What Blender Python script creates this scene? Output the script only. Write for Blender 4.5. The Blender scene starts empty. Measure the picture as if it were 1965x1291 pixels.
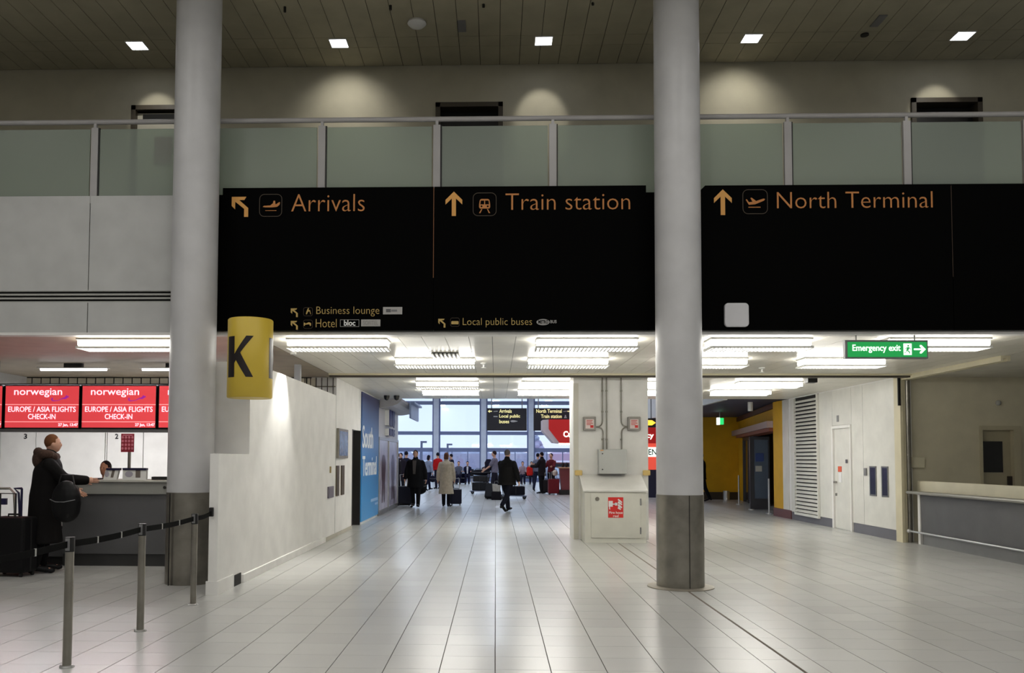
import bpy, bmesh, math, random
from mathutils import Vector, Matrix, noise
R = math.radians
C = bpy.context.scene.collection
rnd = random.Random(7)

# ------------------------------------------------------------------ camera
# world: X to the right, Y along the concourse, Z up; the eye stands at the origin, 1.52 m above the floor
F, PX, PY, EYE = 1642.0, 899.0, 801.0, 1.52
def _n(v): return Vector(v).normalized()
yd = _n((951 - PX, -(879 - PY), -F))            # concourse direction seen by the camera (x right, y up, -z forward)
zd = Vector((1027 - PX, 34700.0, -F)); zd = (zd - yd * zd.dot(yd)).normalized()
xd = yd.cross(zd)
M_CW = Matrix((xd, yd, zd))                     # camera -> world
cam = bpy.data.cameras.new('camera'); cam_o = bpy.data.objects.new('camera', cam); C.objects.link(cam_o)
cam.sensor_width = 36.0; cam.lens = 36.0 * F / 1965
cam.shift_x = (982.5 - PX) / 1965; cam.shift_y = (PY - 645.5) / 1965
cam.clip_start = 0.1; cam.clip_end = 2000
m4 = M_CW.to_4x4(); m4.translation = Vector((0, 0, EYE)); cam_o.matrix_world = m4
bpy.context.scene.camera = cam_o
def _ray(px, py): return M_CW @ Vector((px - PX, -(py - PY), -F))
def at(px, py, d):                              # point at distance d down the concourse
    v = _ray(px, py); v = v * (d / v.y); return Vector((v.x, v.y, v.z + EYE))
def atx(px, py, x):                             # point on a wall running along the concourse
    v = _ray(px, py); v = v * (x / v.x); return Vector((v.x, v.y, v.z + EYE))
def onfloor(px, py):
    v = _ray(px, py); v = v * (-EYE / v.z); return Vector((v.x, v.y, 0))

# ------------------------------------------------------------------ world, exposure, lights
sc = bpy.context.scene
sc.view_settings.view_transform = 'Standard'; sc.view_settings.look = 'None'
sc.view_settings.exposure = 0.0; sc.view_settings.gamma = 1.0; sc.view_settings.use_curve_mapping = False
cy = sc.cycles
cy.max_bounces = 8; cy.diffuse_bounces = 4; cy.glossy_bounces = 4; cy.transmission_bounces = 6; cy.transparent_max_bounces = 12
cy.sample_clamp_indirect = 4.0; cy.caustics_reflective = False; cy.caustics_refractive = False
cy.use_denoising = True
w = bpy.data.worlds.new('sky'); sc.world = w; w.use_nodes = True
nt = w.node_tree; nt.nodes.clear()
wo = nt.nodes.new('ShaderNodeOutputWorld'); bg = nt.nodes.new('ShaderNodeBackground')
tc = nt.nodes.new('ShaderNodeTexCoord'); sp = nt.nodes.new('ShaderNodeSeparateXYZ'); cr = nt.nodes.new('ShaderNodeValToRGB')
nt.links.new(tc.outputs['Generated'], sp.inputs[0]); nt.links.new(sp.outputs['Z'], cr.inputs[0])
cr.color_ramp.elements[0].position = 0.0; cr.color_ramp.elements[0].color = (0.72, 0.80, 0.98, 1)
cr.color_ramp.elements[1].position = 0.35; cr.color_ramp.elements[1].color = (0.60, 0.76, 1.0, 1)
nt.links.new(cr.outputs[0], bg.inputs[0]); bg.inputs[1].default_value = 1.5
nt.links.new(bg.outputs[0], wo.inputs[0])

L_HALL, L_FIX, L_SPOT, L_WASH, L_DESK = 31.0, 19.0, 24.0, 190.0, 30.0
L_FAR = 90.0
def area(name, loc, sx, sy, power, col=(1, .95, .86), rot=(0, 0, 0), spread=None):
    l = bpy.data.lights.new(name, 'AREA'); l.shape = 'RECTANGLE'; l.size = sx; l.size_y = sy; l.energy = power; l.color = col
    if spread: l.spread = R(spread)
    o = bpy.data.objects.new(name, l); C.objects.link(o); o.location = loc; o.rotation_euler = rot
    return o
def spot(name, loc, target, power, ang, blend, col=(1, .96, .86), rad=.04):
    l = bpy.data.lights.new(name, 'SPOT'); l.energy = power; l.spot_size = R(ang); l.spot_blend = blend; l.color = col; l.shadow_soft_size = rad
    o = bpy.data.objects.new(name, l); C.objects.link(o); o.location = loc
    o.rotation_euler = (Vector(target) - Vector(loc)).to_track_quat('-Z', 'Y').to_euler()
    return o
# downlights recessed in the hall ceiling on the camera's side
for gx in (-8.85, -5.9, -2.95, 0.0, 2.95, 5.9, 8.85):
    for gy in (-7.0, -3.5, 0.0, 3.5, 7.0):
        area('hall_downlight', (gx + .7, gy, 7.42), .5, .5, L_HALL, (1, .975, .94))
for gx in (-10, -5, 0, 4.5):
    for gy in (27, 33, 39, 45, 51):
        area('far_hall_downlight', (gx, gy, 6.4), .6, .6, L_FAR, (.80, .88, 1))

# ------------------------------------------------------------------ materials
def s2l(c):
    return tuple(((v / 255) / 12.92 if v / 255 <= .04045 else ((v / 255 + .055) / 1.055) ** 2.4) for v in c) + (1,)
MATS = {}
def mat(name, rgb, rough=.5, metal=0.0, var=.06, nscale=3.0, bump=0.0, bscale=60.0, emit=0.0, spec=.5, alpha=None, coat=0.0):
    if name in MATS: return MATS[name]
    m = bpy.data.materials.new(name); m.use_nodes = True; t = m.node_tree; b = t.nodes['Principled BSDF']
    col = s2l(rgb)
    b.inputs['Roughness'].default_value = rough; b.inputs['Metallic'].default_value = metal
    b.inputs['Specular IOR Level'].default_value = spec
    b.inputs['Coat Weight'].default_value = coat
    if emit:
        b.inputs['Emission Color'].default_value = col; b.inputs['Emission Strength'].default_value = emit
        b.inputs['Base Color'].default_value = col
    elif var:
        g = t.nodes.new('ShaderNodeNewGeometry'); nz = t.nodes.new('ShaderNodeTexNoise'); nz.inputs['Scale'].default_value = nscale; nz.inputs['Detail'].default_value = 5
        r = t.nodes.new('ShaderNodeValToRGB')
        r.color_ramp.elements[0].position = .3; r.color_ramp.elements[1].position = .7
        r.color_ramp.elements[0].color = tuple(max(0, c * (1 - var)) for c in col[:3]) + (1,)
        r.color_ramp.elements[1].color = tuple(min(1, c * (1 + var)) for c in col[:3]) + (1,)
        t.links.new(g.outputs['Position'], nz.inputs['Vector']); t.links.new(nz.outputs['Fac'], r.inputs[0]); t.links.new(r.outputs[0], b.inputs['Base Color'])
    else: b.inputs['Base Color'].default_value = col
    if bump:
        g = t.nodes.new('ShaderNodeNewGeometry'); nz = t.nodes.new('ShaderNodeTexNoise'); nz.inputs['Scale'].default_value = bscale
        bp = t.nodes.new('ShaderNodeBump'); bp.inputs['Strength'].default_value = bump; bp.inputs['Distance'].default_value = .01
        t.links.new(g.outputs['Position'], nz.inputs['Vector']); t.links.new(nz.outputs['Fac'], bp.inputs['Height']); t.links.new(bp.outputs[0], b.inputs['Normal'])
    MATS[name] = m; return m
def clear_glass(name, tint=(.93, .97, 1.0), gl=.10):
    m = bpy.data.materials.new(name); m.use_nodes = True; t = m.node_tree; t.nodes.clear()
    o = t.nodes.new('ShaderNodeOutputMaterial'); mx = t.nodes.new('ShaderNodeMixShader'); tr = t.nodes.new('ShaderNodeBsdfTransparent'); gs = t.nodes.new('ShaderNodeBsdfGlossy')
    tr.inputs[0].default_value = (*tint, 1); gs.inputs['Roughness'].default_value = .03; mx.inputs[0].default_value = gl
    t.links.new(tr.outputs[0], mx.inputs[1]); t.links.new(gs.outputs[0], mx.inputs[2]); t.links.new(mx.outputs[0], o.inputs[0])
    return m
def frosted(name, rgb, rough, mix):
    m = bpy.data.materials.new(name); m.use_nodes = True; t = m.node_tree; t.nodes.clear()
    o = t.nodes.new('ShaderNodeOutputMaterial'); mx = t.nodes.new('ShaderNodeMixShader'); rf = t.nodes.new('ShaderNodeBsdfRefraction')
    df = t.nodes.new('ShaderNodeBsdfPrincipled'); df.inputs['Roughness'].default_value = .35
    rf.inputs['Color'].default_value = s2l(rgb); rf.inputs['Roughness'].default_value = rough; rf.inputs['IOR'].default_value = 1.12
    df.inputs['Base Color'].default_value = s2l(rgb); mx.inputs[0].default_value = mix
    t.links.new(rf.outputs[0], mx.inputs[1]); t.links.new(df.outputs[0], mx.inputs[2]); t.links.new(mx.outputs[0], o.inputs[0])
    return m
def floor_mat():
    m = bpy.data.materials.new('floor_tile'); m.use_nodes = True; t = m.node_tree; b = t.nodes['Principled BSDF']; N = t.nodes.new; K = t.links.new
    g = N('ShaderNodeNewGeometry')
    mp = N('ShaderNodeVectorMath'); mp.operation = 'SUBTRACT'; mp.inputs[1].default_value = (0, 6.245 % .4, -50); K(g.outputs['Position'], mp.inputs[0])
    sn = N('ShaderNodeVectorMath'); sn.operation = 'DIVIDE'; sn.inputs[1].default_value = (.4, .4, 100); K(mp.outputs[0], sn.inputs[0])
    fl = N('ShaderNodeVectorMath'); fl.operation = 'FLOOR'; K(sn.outputs[0], fl.inputs[0])
    wn = N('ShaderNodeTexWhiteNoise'); K(fl.outputs[0], wn.inputs['Vector'])
    nz = N('ShaderNodeTexNoise'); nz.inputs['Scale'].default_value = 1.1; nz.inputs['Detail'].default_value = 4; K(g.outputs['Position'], nz.inputs['Vector'])
    sp_ = N('ShaderNodeTexNoise'); sp_.inputs['Scale'].default_value = 160; K(g.outputs['Position'], sp_.inputs['Vector'])
    a = N('ShaderNodeMath'); a.operation = 'MULTIPLY_ADD'; a.inputs[1].default_value = .07; a.inputs[2].default_value = .92; K(wn.outputs['Value'], a.inputs[0])
    c = N('ShaderNodeMath'); c.operation = 'MULTIPLY_ADD'; c.inputs[1].default_value = .05; K(nz.outputs['Fac'], c.inputs[0]); K(a.outputs[0], c.inputs[2])
    d = N('ShaderNodeMath'); d.operation = 'MULTIPLY_ADD'; d.inputs[1].default_value = .12; K(sp_.outputs['Fac'], d.inputs[0]); K(c.outputs[0], d.inputs[2])
    mx = N('ShaderNodeVectorMath'); mx.operation = 'SCALE'; mx.inputs[0].default_value = (.50, .50, .485); K(d.outputs[0], mx.inputs['Scale'])
    K(mx.outputs[0], b.inputs['Base Color'])
    rr = N('ShaderNodeMath'); rr.operation = 'MULTIPLY_ADD'; rr.inputs[1].default_value = .03; rr.inputs[2].default_value = .235; K(nz.outputs['Fac'], rr.inputs[0])
    K(rr.outputs[0], b.inputs['Roughness']); b.inputs['Specular IOR Level'].default_value = .5
    return m
M_TILE = floor_mat()
M_JOINT = mat('joint_grout', (72, 66, 58), .8)
M_WALLW = mat('corridor_white_paint', (234, 233, 230), .55, bump=.05)
M_WALLG = mat('painted_grey_wall', (180, 180, 178), .6)
M_UPWALL = mat('gallery_wall_paint', (190, 184, 162), .7, bump=.05)
M_CEILH = mat('hall_ceiling_plank', (166, 160, 138), .6, var=.08)
M_CEILL = mat('low_ceiling_plank', (236, 232, 220), .30, var=.05)
M_DARK = mat('dark_recess', (14, 13, 12), .8)
M_BLACK = mat('black_sign_face', (3, 3, 3), .6, spec=.03, var=0)
M_ORANGE = mat('orange_lettering', (196, 128, 66), .6, var=0)
M_AMBER = mat('amber_arrow', (222, 162, 84), .6, var=0)
M_CREAM = mat('cream_lettering', (190, 162, 96), .6, var=0)
M_WHITE = mat('white_plastic', (225, 225, 222), .4)
M_GREYP = mat('light_grey_plastic', (176, 176, 172), .45)
M_COLW = mat('column_white_paint', (196, 196, 198), .42, bump=.03, bscale=25)
M_STEEL = mat('brushed_steel', (150, 146, 138), .34, metal=1.0, var=.15, nscale=6)
M_STEELD = mat('dark_brushed_steel', (140, 136, 128), .42, metal=.85, var=.2, nscale=5)
M_ALU = mat('satin_aluminium', (190, 190, 190), .35, metal=.8)
M_RAIL = mat('grey_painted_rail', (168, 166, 166), .3)
M_GREYD = mat('charcoal_panel', (84, 84, 86), .5, var=.08)
M_GREYM = mat('mid_grey_panel', (120, 120, 122), .45)
M_BLUEG = mat('plinth_blue_grey', (96, 96, 104), .5)
M_MAROON = mat('maroon_plinth', (92, 52, 52), .5)
M_YELLOW = mat('yellow_sign_plastic', (208, 180, 64), .4, var=.03)
M_YWALL = mat('ochre_yellow_wall', (206, 158, 10), .6)
M_BLK = mat('matt_black', (16, 16, 17), .5)
M_INK = mat('black_ink', (20, 10, 14), .5, var=0)
M_RED = mat('red_print', (196, 30, 26), .5)
M_WPRINT = mat('white_print', (236, 236, 236), .5, var=0)
M_FROST = frosted('frosted_glass', (206, 218, 206), .14, .36)
M_GLASS = clear_glass('window_glass')
M_DGLASS = clear_glass('door_glass', (.75, .8, .85), .18)
M_LAMP = mat('lamp_diffuser', (255, 252, 244), emit=L_FIX)
M_SPOTL = mat('spot_lens', (240, 244, 255), emit=9.0)

# ------------------------------------------------------------------ builders
class MB:
    def __init__(s): s.v = []; s.f = []
    def add(s, vs, fs):
        n = len(s.v); s.v += [Vector(v) for v in vs]; s.f += [tuple(i + n for i in f) for f in fs]; return s
    def box(s, x0, x1, y0, y1, z0, z1):
        x0, x1 = sorted((x0, x1)); y0, y1 = sorted((y0, y1)); z0, z1 = sorted((z0, z1))
        return s.add([(x0, y0, z0), (x1, y0, z0), (x1, y1, z0), (x0, y1, z0), (x0, y0, z1), (x1, y0, z1), (x1, y1, z1), (x0, y1, z1)],
                     [(0, 3, 2, 1), (4, 5, 6, 7), (0, 1, 5, 4), (1, 2, 6, 5), (2, 3, 7, 6), (3, 0, 4, 7)])
    def obox(s, p, ax, ay, az):                     # box from corner-centred frame
        p, ax, ay, az = map(Vector, (p, ax, ay, az)); vs = []
        for k in (-1, 1):
            for i, j in ((-1, -1), (1, -1), (1, 1), (-1, 1)): vs.append(p + ax * i + ay * j + az * k)
        fs = [(0, 3, 2, 1), (4, 5, 6, 7), (0, 1, 5, 4), (1, 2, 6, 5), (2, 3, 7, 6), (3, 0, 4, 7)]
        return s.add(vs, fs)
    def tube(s, pts, r, seg=12, ell=None, cap=True):
        pts = [Vector(p) for p in pts]; rs = r if isinstance(r, (list, tuple)) else [r] * len(pts)
        n0 = len(s.v); up = None
        for i, p in enumerate(pts):
            d = (pts[min(i + 1, len(pts) - 1)] - pts[max(i - 1, 0)]).normalized()
            if up is None: up = Vector((0, 0, 1)) if abs(d.z) < .9 else Vector((0, 1, 0))
            a = d.cross(up).normalized(); b = a.cross(d).normalized(); up = b
            for k in range(seg):
                t = 2 * math.pi * k / seg; s.v.append(p + (a * math.cos(t) + b * math.sin(t)) * rs[i])
        for i in range(len(pts) - 1):
            for k in range(seg):
                q = n0 + i * seg; s.f.append((q + k, q + (k + 1) % seg, q + seg + (k + 1) % seg, q + seg + k))
        if cap:
            s.f.append(tuple(n0 + k for k in reversed(range(seg)))); q = n0 + (len(pts) - 1) * seg; s.f.append(tuple(q + k for k in range(seg)))
        return s
    def cyl(s, x, y, z0, z1, r, seg=32, r1=None): return s.lathe(x, y, [(r, z0), (r if r1 is None else r1, z1)], seg)
    def lathe(s, x, y, prof, seg=32):
        n0 = len(s.v)
        for r, z in prof:
            for k in range(seg):
                t = 2 * math.pi * k / seg; s.v.append(Vector((x + r * math.cos(t), y + r * math.sin(t), z)))
        for i in range(len(prof) - 1):
            for k in range(seg):
                q = n0 + i * seg; s.f.append((q + k, q + (k + 1) % seg, q + seg + (k + 1) % seg, q + seg + k))
        s.f.append(tuple(n0 + k for k in reversed(range(seg)))); q = n0 + (len(prof) - 1) * seg; s.f.append(tuple(q + k for k in range(seg)))
        return s
    def ball(s, c, r, seg=12, rings=8):
        c = Vector(c); rx, ry, rz = r if isinstance(r, (tuple, list)) else (r, r, r); n0 = len(s.v)
        s.v.append(c + Vector((0, 0, -rz)))
        for i in range(1, rings):
            ph = -math.pi / 2 + math.pi * i / rings
            for k in range(seg):
                t = 2 * math.pi * k / seg; s.v.append(c + Vector((rx * math.cos(ph) * math.cos(t), ry * math.cos(ph) * math.sin(t), rz * math.sin(ph))))
        s.v.append(c + Vector((0, 0, rz))); top = len(s.v) - 1
        for k in range(seg): s.f.append((n0, n0 + 1 + (k + 1) % seg, n0 + 1 + k))
        for i in range(rings - 2):
            for k in range(seg):
                q = n0 + 1 + i * seg; s.f.append((q + k, q + (k + 1) % seg, q + seg + (k + 1) % seg, q + seg + k))
        q = n0 + 1 + (rings - 2) * seg
        for k in range(seg): s.f.append((q + k, q + (k + 1) % seg, top))
        return s
    def prism(s, poly, origin, u, v, n, t):         # polygon in the u,v plane, thickness t along n
        o, u, v, n = map(Vector, (origin, u, v, n)); k = len(poly)
        vs = [o + u * a + v * b for a, b in poly] + [o + u * a + v * b + n * t for a, b in poly]
        fs = [tuple(reversed(range(k))), tuple(range(k, 2 * k))] + [(i, (i + 1) % k, k + (i + 1) % k, k + i) for i in range(k)]
        return s.add(vs, fs)
    def mesh(s, name, off=(0, 0, 0)):
        me = bpy.data.meshes.new(name); off = Vector(off)
        me.from_pydata([tuple(v - off) for v in s.v], [], s.f); me.update()
        bm = bmesh.new(); bm.from_mesh(me); bmesh.ops.recalc_face_normals(bm, faces=bm.faces); bm.to_mesh(me); bm.free()
        return me
    def build(s, name, m, parent=None, bevel=0, smooth=False, loc=None, kind=None):
        base = wloc(parent) if parent else Vector((0, 0, 0)); o0 = Vector(loc) if loc is not None else base
        me = s.mesh(name, o0); me.materials.append(m)
        if smooth:
            for p in me.polygons: p.use_smooth = True
            try: me.set_sharp_from_angle(angle=R(40))
            except Exception: pass
        o = bpy.data.objects.new(name, me); C.objects.link(o)
        o.location = o0 - base; o.parent = parent
        if bevel:
            b = o.modifiers.new('b', 'BEVEL'); b.width = bevel; b.segments = 2; b.limit_method = 'ANGLE'
        if kind: o['kind'] = kind
        return o
def wloc(o):
    v = Vector((0, 0, 0))
    while o: v += o.location; o = o.parent
    return v
def tag(o, label=None, cat=None, group=None, kind=None):
    if label: o['label'] = label
    if cat: o['category'] = cat
    if group: o['group'] = group
    if kind: o['kind'] = kind
    return o
def thing(name, label, cat, loc=(0, 0, 0), group=None, kind=None):
    o = bpy.data.objects.new(name, None); C.objects.link(o); o.location = loc; o.empty_display_size = .1
    return tag(o, label, cat, group, kind)
def struct(name, mb, m, bevel=0, smooth=False):
    o = mb.build(name, m, None, bevel, smooth); o['kind'] = 'structure'; return o
def copy_tree(o, parent=None):
    c = o.copy(); C.objects.link(c); c.parent = parent
    for ch in list(o.children): copy_tree(ch, c)
    return c
def boxo(name, m, b, parent=None, bevel=0, label=None):
    o = MB().box(*b).build(name, m, parent, bevel)
    if label: o['label'] = label
    return o

def text_geo(body, bold=0.0, align='LEFT', space=1.0):
    cu = bpy.data.curves.new('t', 'FONT'); cu.body = body; cu.align_x = align; cu.offset = bold; cu.extrude = 0.0; cu.resolution_u = 3; cu.space_line = space
    o = bpy.data.objects.new('t', cu); C.objects.link(o)
    dg = bpy.context.evaluated_depsgraph_get(); me = bpy.data.meshes.new_from_object(o.evaluated_get(dg))
    vs = [v.co.copy() for v in me.vertices]; fs = [tuple(p.vertices) for p in me.polygons]
    bpy.data.objects.remove(o); bpy.data.curves.remove(cu); bpy.data.meshes.remove(me)
    return vs, fs
def text(body, p0, p1, m, parent=None, n=(0, -1, 0), bold=0.0, name='lettering', t=.004, line=1.0, align='LEFT'):
    """letters filling the rectangle whose bottom-left corner is p0 and top-right corner p1, standing on a face with normal n"""
    vs, fs = text_geo(body, bold, align, line)
    x0 = min(v.x for v in vs); x1 = max(v.x for v in vs); y0 = min(v.y for v in vs); y1 = max(v.y for v in vs)
    p0, p1, n = Vector(p0), Vector(p1), Vector(n); up = Vector((0, 0, 1)); u = up.cross(n).normalized(); v_ = n.cross(u) if abs(n.z) > .5 else up
    W = (p1 - p0).dot(u); H = (p1 - p0).dot(v_)
    mb = MB(); pts = [p0 + u * ((v.x - x0) / (x1 - x0) * W) + v_ * ((v.y - y0) / (y1 - y0) * H) for v in vs]
    mb.v = [p + n * t for p in pts]; mb.f = list(fs)
    k = len(pts); edges = {}
    for f in fs:
        for a, b in zip(f, f[1:] + f[:1]): edges[(a, b)] = edges.get((a, b), 0) + 1
    mb.v += pts
    for (a, b) in list(edges):
        if (b, a) not in edges: mb.f.append((b, a, k + a, k + b))
    base = wloc(parent) if parent else Vector((0, 0, 0))
    me = bpy.data.meshes.new(name); me.from_pydata([tuple(q - base) for q in mb.v], [], mb.f); me.update(); me.materials.append(m)
    o = bpy.data.objects.new(name, me); C.objects.link(o); o.parent = parent
    return o
def rrect(w, h, r, seg=5):
    out = []
    for cx_, cy_, a0 in ((w - r, h - r, 0), (-w + r, h - r, 90), (-w + r, -h + r, 180), (w - r, -h + r, 270)):
        for k in range(seg + 1):
            a = R(a0 + 90 * k / seg); out.append((cx_ + r * math.cos(a), cy_ + r * math.sin(a)))
    return out
def ring_prism(mb, outer, inner, o, u, v, n, t):
    k = len(outer); o, u, v, n = map(Vector, (o, u, v, n))
    P = lambda a, z: o + u * a[0] + v * a[1] + n * z
    vs = [P(a, 0) for a in outer] + [P(a, 0) for a in inner] + [P(a, t) for a in outer] + [P(a, t) for a in inner]; fs = []
    for i in range(k):
        j = (i + 1) % k
        fs += [(i, j, k + j, k + i), (2 * k + i, 3 * k + i, 3 * k + j, 2 * k + j), (i, 2 * k + i, 2 * k + j, j), (k + i, k + j, 3 * k + j, 3 * k + i)]
    mb.add(vs, fs)

# ================================================================== SETTING
HC, LC = 7.5, 3.07                      # hall ceiling and low ceiling heights
FD = 10.7                               # gallery edge
# ---- floor: sub-base, single tiles near the camera, the rest of the tiling as one part
TO = 6.245 % .4
fl = struct('floor', MB().box(-14, 14, -12, 57, -.12, -.008), M_JOINT)
near = set(); cells = []
for j in range(13, 27):
    d0 = TO + .4 * j
    for i in range(-16, 17):
        if -951 * (d0 + .4) / 1642 - .4 < i * .4 < 1014 * (d0 + .4) / 1642 + .05: cells.append((i, j))
cells = cells[:298]
tile_me = MB().box(.0035, .3965, .0015, .3985, -.03, 0).mesh('tile'); tile_me.materials.append(M_TILE)
for i, j in cells:
    near.add((i, j)); o = bpy.data.objects.new('tile', tile_me); C.objects.link(o); o.location = (i * .4, TO + .4 * j, 0); o.parent = fl
mb = MB()
for j in range(-31, 142):
    y = TO + .4 * j
    for i in range(-35, 35):
        if (i, j) in near: continue
        x0, x1, y0, y1 = i * .4 + .0035, i * .4 + .3965, y + .0015, y + .3985; n = len(mb.v)
        mb.v += [Vector(q) for q in ((x0, y0, 0), (x1, y0, 0), (x1, y1, 0), (x0, y1, 0), (x0, y0, -.009), (x1, y0, -.009), (x1, y1, -.009), (x0, y1, -.009))]
        mb.f += [(n, n + 1, n + 2, n + 3), (n + 4, n + 5, n + 1, n), (n + 5, n + 6, n + 2, n + 1), (n + 6, n + 7, n + 3, n + 2), (n + 7, n + 4, n, n + 3)]
mb.build('tiling', M_TILE, fl, kind='stuff')
boxo('expansion_joint', mat('brown_expansion_joint', (78, 66, 54), .7), (2.205, 2.228, 4, 32, -.005, .0012), fl)

# ---- hall shell (the part behind and beside the camera is plain)
struct('wall_left', MB().box(-14.2, -14, -12, 26.8, 0, HC), M_WALLG)
struct('wall_right', MB().box(14, 14.2, -12, FD, 0, HC), M_WALLG)
struct('wall_rear', MB().box(-14, 14, -12.2, -12, 0, HC), M_WALLG)
ce = struct('ceiling', MB().box(-14.2, 14.2, -12.2, 13.0, HC + .02, HC + .15), M_DARK)
MB().box(-14, 14, -12, 10.6, HC, HC + .02).box(-14, -7.92, 10.6, 12.8, HC, HC + .02).box(9.15, 14, 10.6, 12.8, HC, HC + .02).build('plain_lining', M_CEILH, ce)
for d0, d1 in ((10.6, 11.87), (11.87, 12.17), (12.17, 12.76)):
    me = MB().box(.004, .291, .003, d1 - d0 - .003, 0, .02).mesh('plank'); me.materials.append(M_CEILH)
    for i in range(-27, 31):
        o = bpy.data.objects.new('plank', me); C.objects.link(o); o.location = (i * .295 + .05, d0, HC); o.parent = ce
# ---- gallery rear wall with three doorways
BD = 12.8
def dx(p): return at(p, 215, BD).x
dz = at(900, 197, BD).z; doors = [(dx(253), dx(383)), (dx(836), dx(965)), (dx(1748), dx(1884))]
mb = MB(); x = -14
for a, b in doors: mb.box(x, a, BD, BD + .2, 4.2, HC + .02); mb.box(a, b, BD, BD + .2, dz, HC + .02); x = b
mb.box(x, 14, BD, BD + .2, 4.2, HC + .02)
struct('wall_gallery', mb, M_UPWALL)
M_DFR = mat('bronze_door_frame', (74, 66, 54), .5); M_LEAFD = mat('dark_interior_leaf', (22, 21, 22), .4)  # near-black leaf colour paints in the dark interior behind the doorways
for k, (a, b) in enumerate(doors):
    d = struct('door_%d' % (k + 1), MB().box(a + .06, b - .06, BD + (.12 if k else .05), BD + .16, 4.66, dz - (.16 if k else .10)), M_LEAFD if k else mat('pale_door_leaf', (196, 192, 176), .5))
    MB().box(a, a + .07, BD - .03, BD + .2, 4.65, dz).box(b - .07, b, BD - .03, BD + .2, 4.65, dz).box(a, b, BD - .03, BD + .2, dz - .07, dz).build('frame', M_DFR, d)
    MB().box(a - .02, b + .02, BD + .19, BD + .25, 4.6, dz + .02).build('backing', M_DARK, d)
    if k == 0:
        MB().box(a + .35, a + .62, BD + .03, BD + .05, dz - .9, dz - .48).build('red_notice', mat('dull_red_print', (110, 40, 44), .5), d)
        MB().box(a + .68, a + .86, BD + .03, BD + .05, dz - .9, dz - .46).build('blue_notice', mat('dull_blue_print', (40, 92, 120), .5), d)
        MB().box(a + .16, b - .1, BD + .03, BD + .05, dz - .22, dz - .12).build('lintel_strip', M_DARK, d)
# ---- gallery slab and fascia
struct('trim_1', MB().box(-14, 14, FD + .06, 12.8, 4.2, 4.65), M_WALLG)
fa = struct('trim_2', MB().box(-14, 14, FD + .05, FD + .12, LC, 4.72), M_DARK)
jx = at(168, 600, FD).x; zt, z1, z2, zb = at(160, 376, FD).z, at(160, 558, FD).z, at(160, 580, FD).z, LC + .03
for k in range(-3, 6):
    a, b = jx + 2.95 * k + .006, jx + 2.95 * (k + 1) - .006
    MB().box(a, b, FD, FD + .05, z1, zt).build('upper_panel', mat('pale_grey_panel', (192, 193, 192), .45), fa)
    MB().box(a, b, FD, FD + .05, zb, z2).build('lower_panel', mat('pale_grey_panel', (192, 193, 192), .45), fa)
for k in range(4):
    z = z2 + (z1 - z2) * (k / 3) - .006
    MB().box(-14, 14, FD + .005, FD + .05, z, z + .022).build('slat', M_GREYP, fa)
MB().box(-14, 14, FD - .03, FD + .12, LC - .005, LC + .03).build('white_edge_strip', M_WALLW, fa)

# ---- low ceiling over the concourse
lc = struct('ceiling', MB().box(-14, 13, FD + .12, 22.3, LC + .02, LC + .14), M_DARK)
rows = (10.84, 11.75, 13.2, 14.6, 15.66, 15.84, 17.4, 18.9, 20.5, 22.3)
for r, (d0, d1) in enumerate(zip(rows, rows[1:])):
    if r == 4: continue
    me = MB().box(.003, .3, .003, d1 - d0 - .003, 0, .02).mesh('plank'); me.materials.append(M_CEILL)
    for i in range(35):
        o = bpy.data.objects.new('plank', me); C.objects.link(o); o.location = (-3.08 + i * .3035, d0, LC); o.parent = lc
MB().box(-3.08, 7.55, 15.68, 15.82, LC - .06, LC + .02).build('shutter_track', mat('dark_track', (58, 50, 40), .6), lc)
MB().box(-3.08, 7.55, 15.62, 15.68, LC - .03, LC + .02).build('track_edge', mat('cream_trim', (206, 198, 170), .5), lc)
M_CEILS = mat('side_ceiling_screen_tint', (150, 138, 120), .45, var=.12)
MB().box(-14, -3.09, 10.84, 16.4, LC, LC + .02).build('left_lining', M_CEILS, lc)
MB().box(7.56, 12.5, 10.84, 16.3, LC, LC + .02).build('right_lining', mat('office_ceiling', (206, 202, 190), .6), lc)

# ---- corridor wall on the left (low end, tall part, far part)
WX = -3.08
wl = struct('wall_corridor_left', MB().box(WX - .10, WX, 9.45, 10.62, 0, 1.56).box(-3.56, WX, 10.62, 16.4, 0, 2.72).box(-3.56, WX, 16.4, 18.3, 0, LC)
            .box(-3.56, WX, 18.3, 19.4, 2.13, LC).box(-3.56, WX, 19.4, 22.3, 0, LC), M_WALLW)
yb = atx(446, 1127, WX).y; yc = atx(463, 1118, WX).y
bb = struct('baseboard_left', MB().box(WX, WX + .018, 9.43, yb, 0, .15).box(WX - .118, WX - .0005, 9.43, 9.4495, 0, .15), M_WALLW)
MB().box(WX, WX + .03, yc, 15.4, 0, .10).build('far_length', M_WALLW, bb, bevel=.004)
MB().box(WX + .001, WX + .02, 15.4, 18.28, 0, .07).build('back_length', mat('worn_skirting', (176, 172, 160), .6), bb)
MB().box(WX - .001, WX + .012, yb + .02, yc - .05, .0, .13).build('open_end', M_DARK, bb)
MB().box(WX, WX + .004, 16.39, 16.41, 0, LC).build('wall_joint', M_GREYP, wl)
# dark doorway
d4 = struct('door_4', MB().box(WX - .30, WX - .25, 18.3, 19.4, 0, 2.13), M_DARK)
MB().box(WX - .25, WX + .01, 18.3, 18.34, 0, 2.13).box(WX - .25, WX + .01, 19.36, 19.4, 0, 2.13).build('frame', mat('black_door_frame', (30, 28, 28), .5), d4)
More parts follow.
